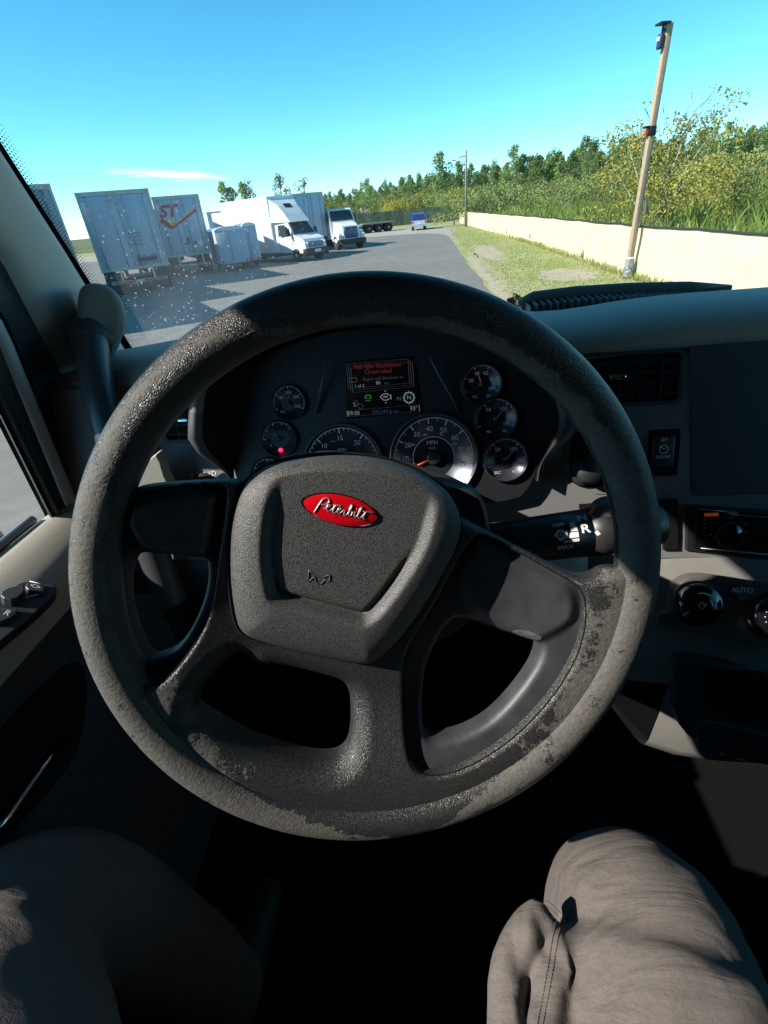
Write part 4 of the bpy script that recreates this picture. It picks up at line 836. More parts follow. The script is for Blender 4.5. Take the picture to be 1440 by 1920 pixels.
# ---- climate control panel
FC = Frame(at(1330, 1130, 'y', .52), nv(np.array([-.02, -.83, .56])))
cc = thing('climate_control_panel', 'black climate control panel with round knobs and AUTO button', 'climate control', tuple(FC.o))
q = lambda px, py, h=0: FC.uv(px, py, h)
cap = [q(*p) for p in chaikin([(1262, 1118), (1268, 1092), (1300, 1075), (1350, 1078), (1500, 1104), (1500, 1245), (1440, 1212), (1340, 1192), (1262, 1180), (1225, 1172), (1228, 1150), (1258, 1146)], 2)]
MB().plate(FC, cap, -.02, .006, .003).build('bezel', mat('climate_black', (.085, .083, .08), .36, bump=('noise', 900, .2, .0003)), cc)
for (px, py, s) in ((1315, 1135, 1), (1458, 1158, 1)):
    u, v = q(px, py, .02); mb = MB(); mb.lathe(FC, u, v, [(.0315, .004), (.031, .008), (.029, .010)], 40); kn = mb.build('control_knob', M_satin, cc)
    MB().lathe(FC, u, v, [(.0285, .008), (.0275, .018), (.0255, .0215), (.0240, .0215)], 40).build('knob_ring', mat('dark_chrome', (.22, .23, .25), .15, 1), kn)
    MB().lathe(FC, u, v, [(.0245, .0210), (.0240, .0222), (.0001, .0222)], 40).build('knob_face', MATS['gloss_black'], kn)
    mb = MB(); n = 14
    if px < 1400:
        V = []
        for k in range(n + 1):
            a = R(110 - 125 * k / n); wd = .0004 + .0019 * k / n; V += [FC.P(u + (.0165 - wd) * math.cos(a), v + (.0165 - wd) * math.sin(a), .0226), FC.P(u + (.0165 + wd) * math.cos(a), v + (.0165 + wd) * math.sin(a), .0226)]
        mb.add(V, [(2 * k, 2 * k + 1, 2 * k + 3, 2 * k + 2) for k in range(n)])
        mb.ring(FC, circ(u, v, .004, 16), circ(u, v, .0033, 16), .0222, .0226).tube([FC.P(u, v, .0226), FC.P(u + .006, v + .002, .0226)], .0005, 4)
    else:
        for k in range(9): a = R(200 - 24 * k); mb.lathe(FC, u + .016 * math.cos(a), v + .016 * math.sin(a), [(.0008, .0222), (.0001, .0226)], 8)
    mb.build('scale_marks', M_gwhite, kn)
tri = [q(*p) for p in chaikin([(1358, 1093), (1424, 1102), (1430, 1107), (1408, 1120), (1396, 1134), (1384, 1133)], 1)]
MB().plate(FC, [np.array(p) + nv(np.array(p) - sum(tri) / len(tri)) * .0010 for p in tri], .004, .0066).build('button_gap', M_vblack, cc)
au = MB().plate(FC, tri, .004, .0085, .0012).build('auto_button', mat('button_grey', (.09, .09, .09), .45), cc)
u, v = q(1392, 1107, .0088); MB().text('AUTO', .0092, FC.mat(u, v, .0088) @ Matrix.Rotation(R(-2), 4, 'Z'), sx=1.05, bold=.0002).build('lettering', M_gwhite, au)
mb = MB(); u, v = q(1390, 1123, .0088); mb.box((u - .003, v - .001, .008), (u + .003, v + .001, .0088), M=FC.mat()).build('status_mark', MATS['grey_print'], au)

# ================================================================== INSTRUMENT CLUSTER
FK = Frame((0, .640, 2.2), (0, -.94, .34)); K = lambda px, py, h=0: FK.uv(px, py, h)
cl_ = thing('instrument_cluster', 'dark instrument cluster with hooded brow, round gauges and a centre message display', 'instrument cluster', (-.02, .64, 2.2))
arch_in = [(438, 900), (438, 800), (446, 730), (470, 690), (520, 655), (600, 628), (700, 613), (800, 612), (880, 628), (950, 655), (985, 700), (1005, 770), (1012, 840), (1003, 900)]
plate_out = chaikin([K(*p) for p in arch_in + [(960, 950), (480, 950)]], 2)
MB().plate(FK, plate_out, -.012, 0).build('fascia', mat('cluster_black', (.010, .011, .015), .5), cl_)
def scale_pts(P, c, k): return [np.array(c) + (np.asarray(p) - c) * k for p in P]
cen = K(715, 800)
inn = chaikin([K(*p) for p in arch_in], 2, False); 
# brow: rings growing outward and towards the driver
bo = [((0, 1.0), -.002), ((0, 1.02), .012), ((0, 1.04), .05), ((0, 1.05), .078), ((0, 1.065), .086), ((0, 1.09), .088), ((0, 1.13), .082), ((0, 1.17), .066), ((0, 1.20), .03), ((0, 1.21), -.03)]
V = []; n = len(inn)
for ((_, k), h) in bo:
    for i, p in enumerate(inn):
        f = min(1, max(0, (p[1] - inn[0][1]) / .07)); f = f * f * (3 - 2 * f)       # the hood dies away down the sides
        d = p - cen; kk = 1 + (k - 1) * (.10 + .90 * f); V.append(FK.P(*(cen + d * kk), -.002 + (h + .002) * (.12 + .88 * f)))
F = [(j * n + i, j * n + i + 1, (j + 1) * n + i + 1, (j + 1) * n + i) for j in range(len(bo) - 1) for i in range(n - 1)]
mi = [1 if j < 3 else (0 if inn[i][1] - inn[0][1] > .085 else 2) for j in range(len(bo) - 1) for i in range(n - 1)]
mb = MB(); mb.add(V, F, 0, True); mb.m = mi; mb.build('brow', [mat('brow_grey', (.10, .097, .09), .6, bump=('noise', 900, .3, .0006)), M_vblack, M_dark], cl_)
for nm, P_ in (('fascia_ridge', ((805, 668, .020), (822, 700, .016), (846, 742, .008), (862, 777, .002))), ('fascia_ridge', ((614, 672, .018), (604, 720, .012), (592, 775, .002)))):
    MB().tube([FK.P(*K(a, b, h), h) for a, b, h in P_], [.0012, .0022, .0022, .001][:len(P_)], 8).build(nm, mat('ridge_navy', (.06, .07, .10), .35), cl_)
MB().tube([FK.P(*K(a, b, .006), .006) for a, b in ((978, 672), (1000, 720), (1016, 780), (1022, 840), (1016, 880))], .0022, 8).build('side_moulding', MATS['ridge_navy'], cl_)
M_dial = mat('dial_face', (.012, .014, .024), .4); M_ringd = mat('dial_ring', (.10, .11, .13), .3, .6); M_print = mat('dial_print', (.50, .53, .58), .6, emis=((.7, .78, 1), .012))
M_needle = mat('red_needle', (.75, .06, .03), .5, emis=((1, .1, .04), .10))
def gauge(px, py, rpx, name, label, a0, a1, maj, mnr, nums, txt, needle, nm_mat=None, big=False, tsize=None, dark=1):
    u, v = K(px, py, .004); u2, _ = K(px + rpx, py, .004); r = abs(u2 - u)
    mb = MB(); mb.lathe(FK, u, v, [(r * 1.03, 0), (r * 1.03, .006), (r * .985, .0075), (r * .96, .004), (r * .95, .002)], 48); g_ = mb.build(name, M_ringd if big else mat('ring_dark', (.04, .045, .06), .35, .4), cl_)
    if label: g_['label'] = label
    MB().lathe(FK, u, v, [(r * .95, .0018), (.0001, .0022)], 48).build('dial', M_dial, g_)
    mb = MB()
    for k in range(maj * mnr + 1):
        a = R(a0 + (a1 - a0) * k / (maj * mnr)); M_ = k % mnr == 0; l = .12 if M_ else .06; w_ = (.014 if M_ else .007) * r * (1 if big else 1.6)
        c, s = math.cos(a), math.sin(a); p0 = np.array([u, v]) + np.array([c, s]) * r * (.90 - l); p1 = np.array([u, v]) + np.array([c, s]) * r * .90; t_ = np.array([-s, c]) * w_
        mb.add([FK.P(*(p0 - t_), .0028), FK.P(*(p1 - t_), .0028), FK.P(*(p1 + t_), .0028), FK.P(*(p0 + t_), .0028)], [(0, 1, 2, 3)])
    nn = 40; V = []
    for k in range(nn + 1):
        a = R(a0 + (a1 - a0) * k / nn); V += [FK.P(u + r * .90 * math.cos(a), v + r * .90 * math.sin(a), .0027), FK.P(u + r * .915 * math.cos(a), v + r * .915 * math.sin(a), .0027)]
    mb.add(V, [(2 * k, 2 * k + 1, 2 * k + 3, 2 * k + 2) for k in range(nn)])
    for k, s in enumerate(nums):
        if s: a = R(a0 + (a1 - a0) * k / (len(nums) - 1)); rr_ = r * (.66 if big else .56); mb.text(s, r * (.165 if big else .25), FK.mat(u + rr_ * math.cos(a), v + rr_ * math.sin(a), .0028))
    for (s, dx, dy_, sz) in txt: mb.text(s, r * sz, FK.mat(u + dx * r, v + dy_ * r, .0028))
    if name == 'speedometer':
        V = []
        for k in range(nn + 1):
            a = R(200 - 218 * k / nn); V += [FK.P(u + r * .47 * math.cos(a), v + r * .47 * math.sin(a), .0027), FK.P(u + r * .485 * math.cos(a), v + r * .485 * math.sin(a), .0027)]
        mb.add(V, [(2 * k, 2 * k + 1, 2 * k + 3, 2 * k + 2) for k in range(nn)])
        for k, s in enumerate(('20', '40', '60', '80', '100', '120')): a = R(185 - 38.5 * k); mb.text(s, r * .09, FK.mat(u + r * .56 * math.cos(a), v + r * .56 * math.sin(a), .0028))
    mb.build('dial_markings', M_print, g_)
    a = R(needle); mb = MB(); L_ = r * (.62 if big else .6); p0 = FK.P(u, v, .0055); p1 = FK.P(u + L_ * math.cos(a), v + L_ * math.sin(a), .0055); mb.tube([p0, p1], [r * .022, r * .012], 6); mb.build('needle', nm_mat or M_needle, g_)
    mb = MB(); mb.lathe(FK, u, v, [(r * .16, .003), (r * .155, .008), (r * .13, .0088), (.0001, .0088)] if big else [(r * .13, .003), (r * .12, .006), (.0001, .006)], 24); mb.build('needle_cap', mat('cap_grey', (.06, .065, .075), .3, .5), g_)
    return g_, u, v, r
gauge(813, 858, 82, 'speedometer', 'speedometer reading zero with a red needle', 208, -15, 8, 2, ['', '10', '20', '30', '40', '50', '60', '70', '80'], [('MPH', -.02, .34, .13), ('km/h', -.02, .22, .075)], 203, big=True)
gauge(643, 871, 74, 'rev_counter', 'rev counter marked in hundreds', 213, -27, 6, 5, ['0', '5', '10', '15', '20', '25', '30'], [('RPM', 0, .36, .12), ('x100', 0, .22, .11), ('---', -.22, .60, .13)], 158, mat('grey_needle', (.3, .3, .3), .5), True)
M_sn = MATS['grey_needle']
gauge(541, 755, 32, 'small_gauge', 'oil temperature gauge, upper left', 205, -25, 4, 4, ['', '150', '200', '250', '300'], [('OIL', -.4, -.5, .2), ('F', 0, .3, .16)], 115, M_sn)
g_, u, v, r = gauge(523, 823, 33, 'small_gauge', 'fuel gauge with a red lamp', 180, 40, 4, 2, ['', '', '', '', ''], [('E', -.5, -.35, .2)], 120, M_sn)
MB().lathe(FK, u + r * .02, v - r * .62, [(.0032, .0022), (.003, .004), (.0001, .0042)], 16).build('warning_lamp', mat('red_lamp', (.8, .03, .1), .4, emis=((1, .03, .13), .9)), g_)
gauge(503, 892, 33, 'small_gauge', None, 205, -25, 4, 4, [], [], 150, M_sn)
gauge(903, 720, 38, 'small_gauge', 'oil pressure gauge, top right', 205, -25, 5, 4, ['', '20', '40', '60', '80', '100'], [('PSI', .35, -.6, .16), ('OIL', -.35, -.6, .18)], 110, M_needle)
gauge(930, 785, 40, 'small_gauge', 'primary air gauge, middle right', 205, -25, 3, 5, ['', '50', '100', '150'], [('PRI', -.35, -.62, .18), ('PSI', .4, -.6, .16)], 48, M_sn)
gauge(948, 861, 42, 'small_gauge', 'secondary air gauge, lowest right', 205, -25, 3, 5, ['', '50', '100', '150'], [('SEC', -.35, -.62, .18), ('PSI', .4, -.6, .16)], 48, M_sn)
# centre message display
ds = MB().plate(FK, [K(648, 678), K(776, 667), K(794, 772), K(650, 786)], 0, .0012).build('message_display', mat('display_glass', (.004, .004, .006), .25), cl_)
E_w = mat('display_white', (.02, .02, .02), .6, emis=((.75, .85, .95), .10)); E_r = mat('display_red', (.02, .0, .0), .6, emis=((.85, .06, .10), .06)); E_g = mat('display_green', (0, .02, 0), .6, emis=((.05, .75, .12), .08)); E_d = mat('display_dim', (.01, .01, .01), .6, emis=((.55, .55, .6), .028)); E_b = mat('display_blue', (.0, .0, .02), .6, emis=((.2, .25, .75), .05))
def dt(mb, s, px, py, sz, h=.0016, **k): return mb.text(s, sz, FK.mat(*K(px, py, h), h), **k)
mb = MB(); dt(mb, 'No Idle Shutdown', 708, 686, .0088); dt(mb, 'Overruled', 709, 696.5, .0088); mb.build('warning_text', E_r, ds)
mb = MB(); dt(mb, 'Engine will Shutdown in', 718, 709, .0058); dt(mb, 'sec', 725, 718, .005)
u, v = K(663, 713); mb.ring(FK, rrect(u - .006, u + .005, v - .003, v + .004, .002), rrect(u - .005, u + .004, v - .002, v + .003, .0015), .0012, .0016)
def fr4(P_, k=.0004):
    Q_ = [K(*p) for p in P_]; c = sum(Q_) / len(Q_)
    return [q_ + nv(q_ - c) * k for q_ in Q_], [q_ - nv(q_ - c) * k for q_ in Q_]
for off in (0, 4, 8):
    o_, i_ = fr4([(650 + off, 683 + off * .9), (765 + off, 673 + off * .9), (768 + off, 718 + off * .9), (654 + off, 729 + off * .9)]); mb.ring(FK, o_, i_, .0012, .0015 - off * .00001)
u, v = K(667, 756); mb.ring(FK, circ(u, v, .0042, 6), circ(u, v, .0034, 6), .0012, .0016); u, v = K(676, 762); mb.ring(FK, circ(u, v, .0042, 6), circ(u, v, .0034, 6), .0012, .0016); mb.build('dim_text', E_d, ds)
mb = MB(); dt(mb, '80', 709, 718, .0062); dt(mb, '1 of 3', 674, 724, .0058); dt(mb, '2', 665, 759, .0072); dt(mb, '09:50', 663, 775, .0078); dt(mb, '93°', 776, 766, .0078)
o_, i_ = fr4([(651, 770), (786, 759), (787, 771), (652, 781)], .00035); mb.ring(FK, o_, i_, .0012, .0016)
u, v = K(767, 745.5); g1 = []; 
for k in range(36): a = 2 * math.pi * k / 36; rr_ = .0090 if k % 3 == 0 else .0074; g1.append(np.array([u + rr_ * math.cos(a), v + rr_ * math.sin(a)]))
mb.ring(FK, g1, circ(u, v, .0060, 36), .0012, .0016); mb.text('N', .0080, FK.mat(u, v, .0016))
u, v = K(723, 744); P_ = [(-.008, 0), (-.005, .003), (-.002, .0045), (.003, .0045), (.005, .002), (.008, .003), (.008, -.004), (.005, -.003), (.003, -.005), (-.003, -.005)]
mb.ring(FK, [np.array([u + a, v + b]) for a, b in P_], [np.array([u + a * .8, v + b * .76]) for a, b in P_], .0012, .0016); mb.box((u - .003, v - .0008, .0012), (u + .003, v + .0008, .0016), M=FK.mat()); mb.lathe(FK, u, v + .0075, [(.001, .0014), (.0001, .0016)], 8); mb.lathe(FK, u, v - .008, [(.001, .0014), (.0001, .0016)], 8)
mb.build('white_text', E_w, ds)
mb = MB(); u, v = K(690, 745); P_ = [(-.005, -.001), (-.004, .002), (-.001, .004), (.004, .003), (.005, .001), (.005, -.002)]; mb.ring(FK, [np.array([u + a, v + b]) for a, b in P_], [np.array([u + a * .6, v + b * .6]) for a, b in P_], .0012, .0016)
for k in (-1, 0, 1): mb.box((u + k * .0028 - .0009, v - .005, .0012), (u + k * .0028 + .0009, v - .0035, .0016), M=FK.mat())
dt(mb, 'N', 748, 747.5, .0078); mb.build('green_icons', E_g, ds)
mb = MB(); dt(mb, '294,249.6 mi', 722, 772, .0070); mb.build('odometer_text', E_b, ds)

# ================================================================== STEERING WHEEL
WC = np.array([-.0422, .2873, 2.2014]); FW = Frame(WC, (.20683652, -.92019479, .33235555))
RR, rt = .21, .0172
def sms(x, a, b): t = np.clip((x - a) / (b - a), 0, 1); return t * t * (3 - 2 * t)
def hb(u, v): return .010 - .026 * (1 - sms(np.hypot(u, v), .095, .20))
def wuv(px, py, h=None):
    if h is not None: return FW.uv(px, py, h)
    k = 0.
    for _ in range(12): u, v = FW.uv(px, py, k); k = float(hb(u, v))
    return np.array([u, v])
def WP(*ps, h=None, it=2): return chaikin([wuv(*p, h=h) for p in ps], it)
def sdpoly(P, U, V):
    P = np.array(P); d = np.full(U.shape, 1e9); s = np.ones(U.shape); n = len(P)
    for i in range(n):
        a = P[i]; b = P[i - 1]; e = b - a; wx = U - a[0]; wy = V - a[1]; t = np.clip((wx * e[0] + wy * e[1]) / (e @ e + 1e-18), 0, 1)
        d = np.minimum(d, (wx - e[0] * t) ** 2 + (wy - e[1] * t) ** 2)
        c1 = V >= a[1]; c2 = V < b[1]; c3 = e[0] * wy > e[1] * wx
        s = np.where((c1 & c2 & c3) | (~c1 & ~c2 & ~c3), -s, s)
    return s * np.sqrt(d)
def region(name, S, H, box, step, thick, m, parent, attr=None):
    """sheet over the region S(u,v) < 0 with height H(u,v) above the wheel plane, edges snapped to S = 0 and turned down by thick"""
    u0, u1, v0, v1 = box; us = np.arange(u0, u1 + step, step); vs = np.arange(v0, v1 + step, step); U, V = np.meshgrid(us, vs, indexing='ij')
    s = S(U, V); gu, gv = np.gradient(s, step, step); gn = np.hypot(gu, gv) + 1e-9; gu /= gn; gv /= gn
    cs = (s[:-1, :-1] + s[1:, :-1] + s[:-1, 1:] + s[1:, 1:]) / 4; keep = cs < 0
    used = np.zeros(U.shape, bool); full = np.zeros(U.shape, int)
    for a in (0, 1):
        for b in (0, 1): used[a:U.shape[0] - 1 + a, b:U.shape[1] - 1 + b] |= keep; full[a:U.shape[0] - 1 + a, b:U.shape[1] - 1 + b] += keep
    edge_ = used & (full < 4); mv = np.where(edge_, np.clip(s, -step, step), 0); Un = U - gu * mv; Vn = V - gv * mv
    h = H(Un, Vn); idx = -np.ones(U.shape, int); idx[used] = np.arange(used.sum())
    X = FW.o + Un[used][:, None] * FW.u + Vn[used][:, None] * FW.v + h[used][:, None] * FW.n
    I, J = np.where(keep); F = np.stack([idx[I, J], idx[I + 1, J], idx[I + 1, J + 1], idx[I, J + 1]], 1).tolist()
    verts = X.tolist(); nb = len(verts); cnt = {}
    for f in F:
        for k in range(4):
            e = (f[k], f[(k + 1) % 4]); cnt[e] = 1
    bd = [e for e in cnt if (e[1], e[0]) not in cnt]; mp = {}
    out = np.zeros((nb, 3)); flat = np.zeros((nb, 3)); flat = gu[used][:, None] * FW.u + gv[used][:, None] * FW.v
    for e in bd:
        for q_ in e:
            if q_ not in mp: mp[q_] = len(verts); verts.append((np.array(verts[q_]) - FW.n * thick + flat[q_] * .0004).tolist())
    F += [[e[1], e[0], mp[e[0]], mp[e[1]]] for e in bd]
    off = np.array(ROOTLOC[parent.name]); me = bpy.data.meshes.new(name); me.from_pydata((np.array(verts) - off).tolist(), [], F)
    me.materials.append(m); me.polygons.foreach_set('use_smooth', [True] * len(F)); me.set_sharp_from_angle(angle=R(50))
    if attr is not None:
        A = me.attributes.new('wear', 'FLOAT', 'POINT'); a = np.zeros(len(verts)); a[:nb] = attr(Un[used], Vn[used]); A.data.foreach_set('value', a)
    o = bpy.data.objects.new(name, me); col.objects.link(o); o.parent = parent; ROOTLOC[o.name] = tuple(off); return o
def leather(name, base, wear=False, scale=430, strength=.55):
    m = bpy.data.materials.new(name); m.use_nodes = True; t = m.node_tree; N = t.nodes; L = t.links; b = N['Principled BSDF']
    T = N.new('ShaderNodeTexCoord')
    n2 = N.new('ShaderNodeTexNoise'); n2.inputs['Scale'].default_value = scale * .35; n2.inputs['Detail'].default_value = 2; L.new(T.outputs['Object'], n2.inputs['Vector'])
    mx = N.new('ShaderNodeVectorMath'); mx.operation = 'MULTIPLY_ADD'; mx.inputs[1].default_value = (1.6 / scale,) * 3; L.new(n2.outputs['Color'], mx.inputs[0]); L.new(T.outputs['Object'], mx.inputs[2])
    vo = N.new('ShaderNodeTexVoronoi'); vo.feature = 'DISTANCE_TO_EDGE'; vo.inputs['Scale'].default_value = scale; L.new(mx.outputs[0], vo.inputs['Vector'])
    mr = N.new('ShaderNodeMapRange'); mr.interpolation_type = 'SMOOTHSTEP'; mr.inputs[2].default_value = .26; L.new(vo.outputs['Distance'], mr.inputs[0])
    B = N.new('ShaderNodeBump'); B.inputs['Strength'].default_value = strength; B.inputs['Distance'].default_value = .0006; L.new(mr.outputs[0], B.inputs['Height'])
    b.inputs['Base Color'].default_value = (*base, 1); b.inputs['Roughness'].default_value = .5; b.inputs['Specular IOR Level'].default_value = .5
    cr = N.new('ShaderNodeMixRGB'); cr.inputs[1].default_value = (*[c * .3 for c in base], 1); cr.inputs[2].default_value = (*base, 1); L.new(mr.outputs[0], cr.inputs[0])
    if not wear: L.new(cr.outputs[0], b.inputs['Base Color']); L.new(B.outputs[0], b.inputs['Normal']); return m
    A = N.new('ShaderNodeAttribute'); A.attribute_name = 'wear'
    def nz(s, d, r=.6): n = N.new('ShaderNodeTexNoise'); n.inputs['Scale'].default_value = s; n.inputs['Detail'].default_value = d; n.inputs['Roughness'].default_value = r; L.new(T.outputs['Object'], n.inputs['Vector']); return n.outputs['Fac']
    def mt(op, a, c, cl=False):
        n = N.new('ShaderNodeMath'); n.operation = op; n.use_clamp = cl
        for i, q_ in enumerate((a, c)):
            if hasattr(q_, 'links'): L.new(q_, n.inputs[i])
            else: n.inputs[i].default_value = q_
        return n.outputs[0]
    w_ = mt('ADD', A.outputs['Fac'], mt('ADD', mt('MULTIPLY', mt('SUBTRACT', nz(48, 8, .75), .5), 2.4), mt('MULTIPLY', mt('SUBTRACT', nz(420, 3, .6), .5), .9)))
    s = N.new('ShaderNodeMapRange'); s.interpolation_type = 'SMOOTHSTEP'; s.inputs[1].default_value = .46; s.inputs[2].default_value = .56; L.new(w_, s.inputs[0]); mask = s.outputs[0]
    c1 = N.new('ShaderNodeMixRGB'); c1.inputs[1].default_value = (.055, .052, .048, 1); c1.inputs[2].default_value = (.120, .113, .102, 1); L.new(mt('MULTIPLY', mt('SUBTRACT', nz(300, 6, .75), .3), 2.2, True), c1.inputs[0])
    c2 = N.new('ShaderNodeMixRGB'); L.new(mask, c2.inputs[0]); L.new(cr.outputs[0], c2.inputs[1]); L.new(c1.outputs[0], c2.inputs[2]); L.new(c2.outputs[0], b.inputs['Base Color'])
    r_ = N.new('ShaderNodeMapRange'); r_.inputs[3].default_value = .40; r_.inputs[4].default_value = .72; L.new(mask, r_.inputs[0]); L.new(r_.outputs[0], b.inputs['Roughness'])
    B2 = N.new('ShaderNodeBump'); B2.inputs['Strength'].default_value = .75; B2.inputs['Distance'].default_value = .0013
    fl = mt('ADD', mt('MULTIPLY', nz(330, 5, .7), 1.0), mt('MULTIPLY', nz(70, 3), .6)); hsum = mt('ADD', mt('MULTIPLY', mt('SUBTRACT', 1.0, mask), .55), mt('MULTIPLY', mask, fl)); L.new(hsum, B2.inputs['Height']); L.new(B.outputs[0], B2.inputs['Normal']); L.new(B2.outputs[0], b.inputs['Normal'])
    inv = mt('MULTIPLY', mt('SUBTRACT', 1.0, mt('MULTIPLY', mask, .75)), strength); L.new(inv, B.inputs['Strength'])
    return m
M_rim = leather('worn_rim_leather', (.036, .036, .038), True, scale=700, strength=.42); M_leap = leather('fine_grained_pad', (.095, .094, .094), False, 700, .32)
wh = thing('steering_wheel', 'black four spoke steering wheel with worn peeling rim and red oval badge', 'steering wheel', tuple(WC))
# rim
na, nb_ = 300, 36; V = []; A = []
TB = [(-180, 88, 62), (-150, 95, 62), (-125, 80, 58), (-105, 55, 44), (-90, 24, 24), (-75, 100, 26), (-60, 118, 50), (-35, 118, 62), (-10, 122, 58), (10, 128, 52), (30, 142, 34), (55, 148, 26), (80, 150, 16), (100, 150, 8), (120, 60, 5), (138, 66, 22), (150, 76, 40), (165, 84, 56), (180, 88, 62)]
for i in range(na):
    a = 2 * math.pi * i / na; ad = math.degrees(a); ad = ad - 360 if ad > 180 else ad
    c = np.interp(ad, [q_[0] for q_ in TB], [q_[1] for q_ in TB]); hwd = np.interp(ad, [q_[0] for q_ in TB], [q_[2] for q_ in TB])
    for j in range(nb_):
        b = 2 * math.pi * j / nb_; r = rt * (1 + .012 * math.sin(3 * b + a)); V.append(FW.P((RR + r * math.cos(b)) * math.cos(a), (RR + r * math.cos(b)) * math.sin(a), r * math.sin(b)))
        bd = math.degrees(b); dd_ = abs((bd - c + 180) % 360 - 180); A.append(max(-.6, min(.78, .5 + (hwd * .86 - dd_) / 34)))
F = [(i * nb_ + j, i * nb_ + (j + 1) % nb_, ((i + 1) % na) * nb_ + (j + 1) % nb_, ((i + 1) % na) * nb_ + j) for i in range(na) for j in range(nb_)]
mb = MB(); mb.add(V, F, 0, True); me = bpy.data.meshes.new('rim'); me.from_pydata([tuple(np.array(p) - WC) for p in V], [], F); me.materials.append(M_rim); me.polygons.foreach_set('use_smooth', [True] * len(F))
at_ = me.attributes.new('wear', 'FLOAT', 'POINT'); at_.data.foreach_set('value', A); o = bpy.data.objects.new('rim', me); col.objects.link(o); o.parent = wh; ROOTLOC[o.name] = tuple(WC)
bm = bmesh.new(); bm.from_mesh(me); bmesh.ops.recalc_face_normals(bm, faces=bm.faces); bm.to_mesh(me); bm.free()
# outlines traced from the photograph, laid out on the wheel's own plane
TOPH = WP((150, 700), (300, 400), (720, 300), (1100, 400), (1330, 700), (1350, 960), (1200, 1075), (1150, 1068), (1122, 1086), (1090, 1088), (1050, 1068), (920, 1002), (890, 986), (868, 975), (700, 980), (455, 960), (450, 906), (430, 903), (330, 908), (262, 914), (232, 924), (200, 960), (120, 960))
LTRIM = WP((188, 1010), (200, 968), (222, 940), (248, 926), (330, 914), (412, 910), (424, 918), (422, 950), (407, 1050), (400, 1110), (384, 1175), (355, 1225), (316, 1272), (290, 1290), (268, 1292), (240, 1262), (200, 1180), (186, 1090))
LHOLE = WP((243, 1052), (262, 1048), (372, 1057), (379, 1066), (380, 1110), (366, 1160), (338, 1215), (316, 1243), (290, 1256), (262, 1263), (240, 1225), (218, 1160), (216, 1100), (228, 1062))
LPLAT = WP((218, 960), (232, 942), (258, 930), (330, 918), (408, 916), (418, 922), (415, 960), (402, 1040), (390, 1062), (300, 1056), (252, 1048), (226, 1015), (214, 985))
RTRIM = WP((878, 1025), (892, 1006), (912, 1006), (960, 1030), (1040, 1074), (1080, 1096), (1096, 1112), (1102, 1145), (1098, 1190), (1082, 1240), (1040, 1310), (970, 1385), (890, 1438), (830, 1458), (790, 1456), (770, 1436), (760, 1390), (757, 1310), (757, 1240), (772, 1205), (820, 1130), (856, 1060))
RHOLE = WP((850, 1176), (870, 1168), (930, 1190), (1015, 1214), (1028, 1222), (1020, 1258), (985, 1310), (935, 1365), (880, 1396), (830, 1407), (802, 1402), (797, 1370), (798, 1310), (805, 1262), (825, 1212))
RPLAT = WP((874, 1030), (892, 1009), (912, 1009), (960, 1034), (1040, 1078), (1082, 1100), (1094, 1118), (1098, 1150), (1088, 1180), (1030, 1214), (1005, 1216), (900, 1170), (876, 1150), (864, 1120), (860, 1070))
BHOLE = WP((478, 1262), (530, 1262), (600, 1278), (642, 1290), (656, 1310), (661, 1350), (660, 1405), (648, 1434), (620, 1446), (570, 1442), (490, 1420), (430, 1393), (385, 1366), (356, 1348), (362, 1322), (392, 1278), (436, 1240), (455, 1240))  # left end widened over the spoke flank, whose shade is cut as hole
def Sdisc(U, V): return np.hypot(U, V) - .2015
def H_frame(U, V):
    h = hb(U, V).copy()
    for P_, rad, k in ((BHOLE, .019, 1.0), (TOPH, .009, .9)):
        d = sdpoly(P_, U, V); t = np.clip(1 - d / rad, 0, 1); h -= rad * k * (1 - np.sqrt(np.clip(1 - t * t * .96, 0, 1)))
    for P_ in (LTRIM, RTRIM): d = sdpoly(P_, U, V); t = np.clip(1 - d / .0035, 0, 1); h -= .0035 * (1 - np.sqrt(np.clip(1 - t * t * .96, 0, 1)))
    return h
holes = lambda U, V, Ps: np.max([-sdpoly(P_, U, V) for P_ in Ps], axis=0)
def wearf(U, V):
    a = np.degrees(np.arctan2(V, U)); r = np.hypot(U, V); k = np.interp(a, [-180, -150, -125, -100, -80, -60, -20, 15, 40, 150, 180], [.9, .8, .5, .05, .0, .7, .95, .8, .4, .6, .9])
    return .5 + (k - .5) * 1.0 - (.203 - r) * 26 * (1.15 - k * .55)
BX = (-.205, .205, -.205, .205)
sf = region('spoke_frame', lambda U, V: np.maximum(Sdisc(U, V), holes(U, V, (TOPH, LTRIM, RTRIM, BHOLE))), H_frame, BX, .0014, .011, M_rim, wh, wearf)
def trim(name, OUT, HOLE, PLAT, deep, sgn):
    def H(U, V):
        h = hb(U, V) - .003; dp = sdpoly(PLAT, U, V); t = sms(dp, -.011, .003); dh = sdpoly(HOLE, U, V)
        h = h - t * deep; k = np.clip(1 - dh / .006, 0, 1); return h - .006 * (1 - np.sqrt(np.clip(1 - k * k * .96, 0, 1)))
    return region(name, lambda U, V: np.maximum(sdpoly(OUT, U, V) + .0004, -sdpoly(HOLE, U, V)), H, BX, .0013, .012, M_satin, wh)
tl_ = trim('spoke_insert', LTRIM, LHOLE, LPLAT, .012, 1); tr_ = trim('spoke_insert', RTRIM, RHOLE, RPLAT, .007, -1)
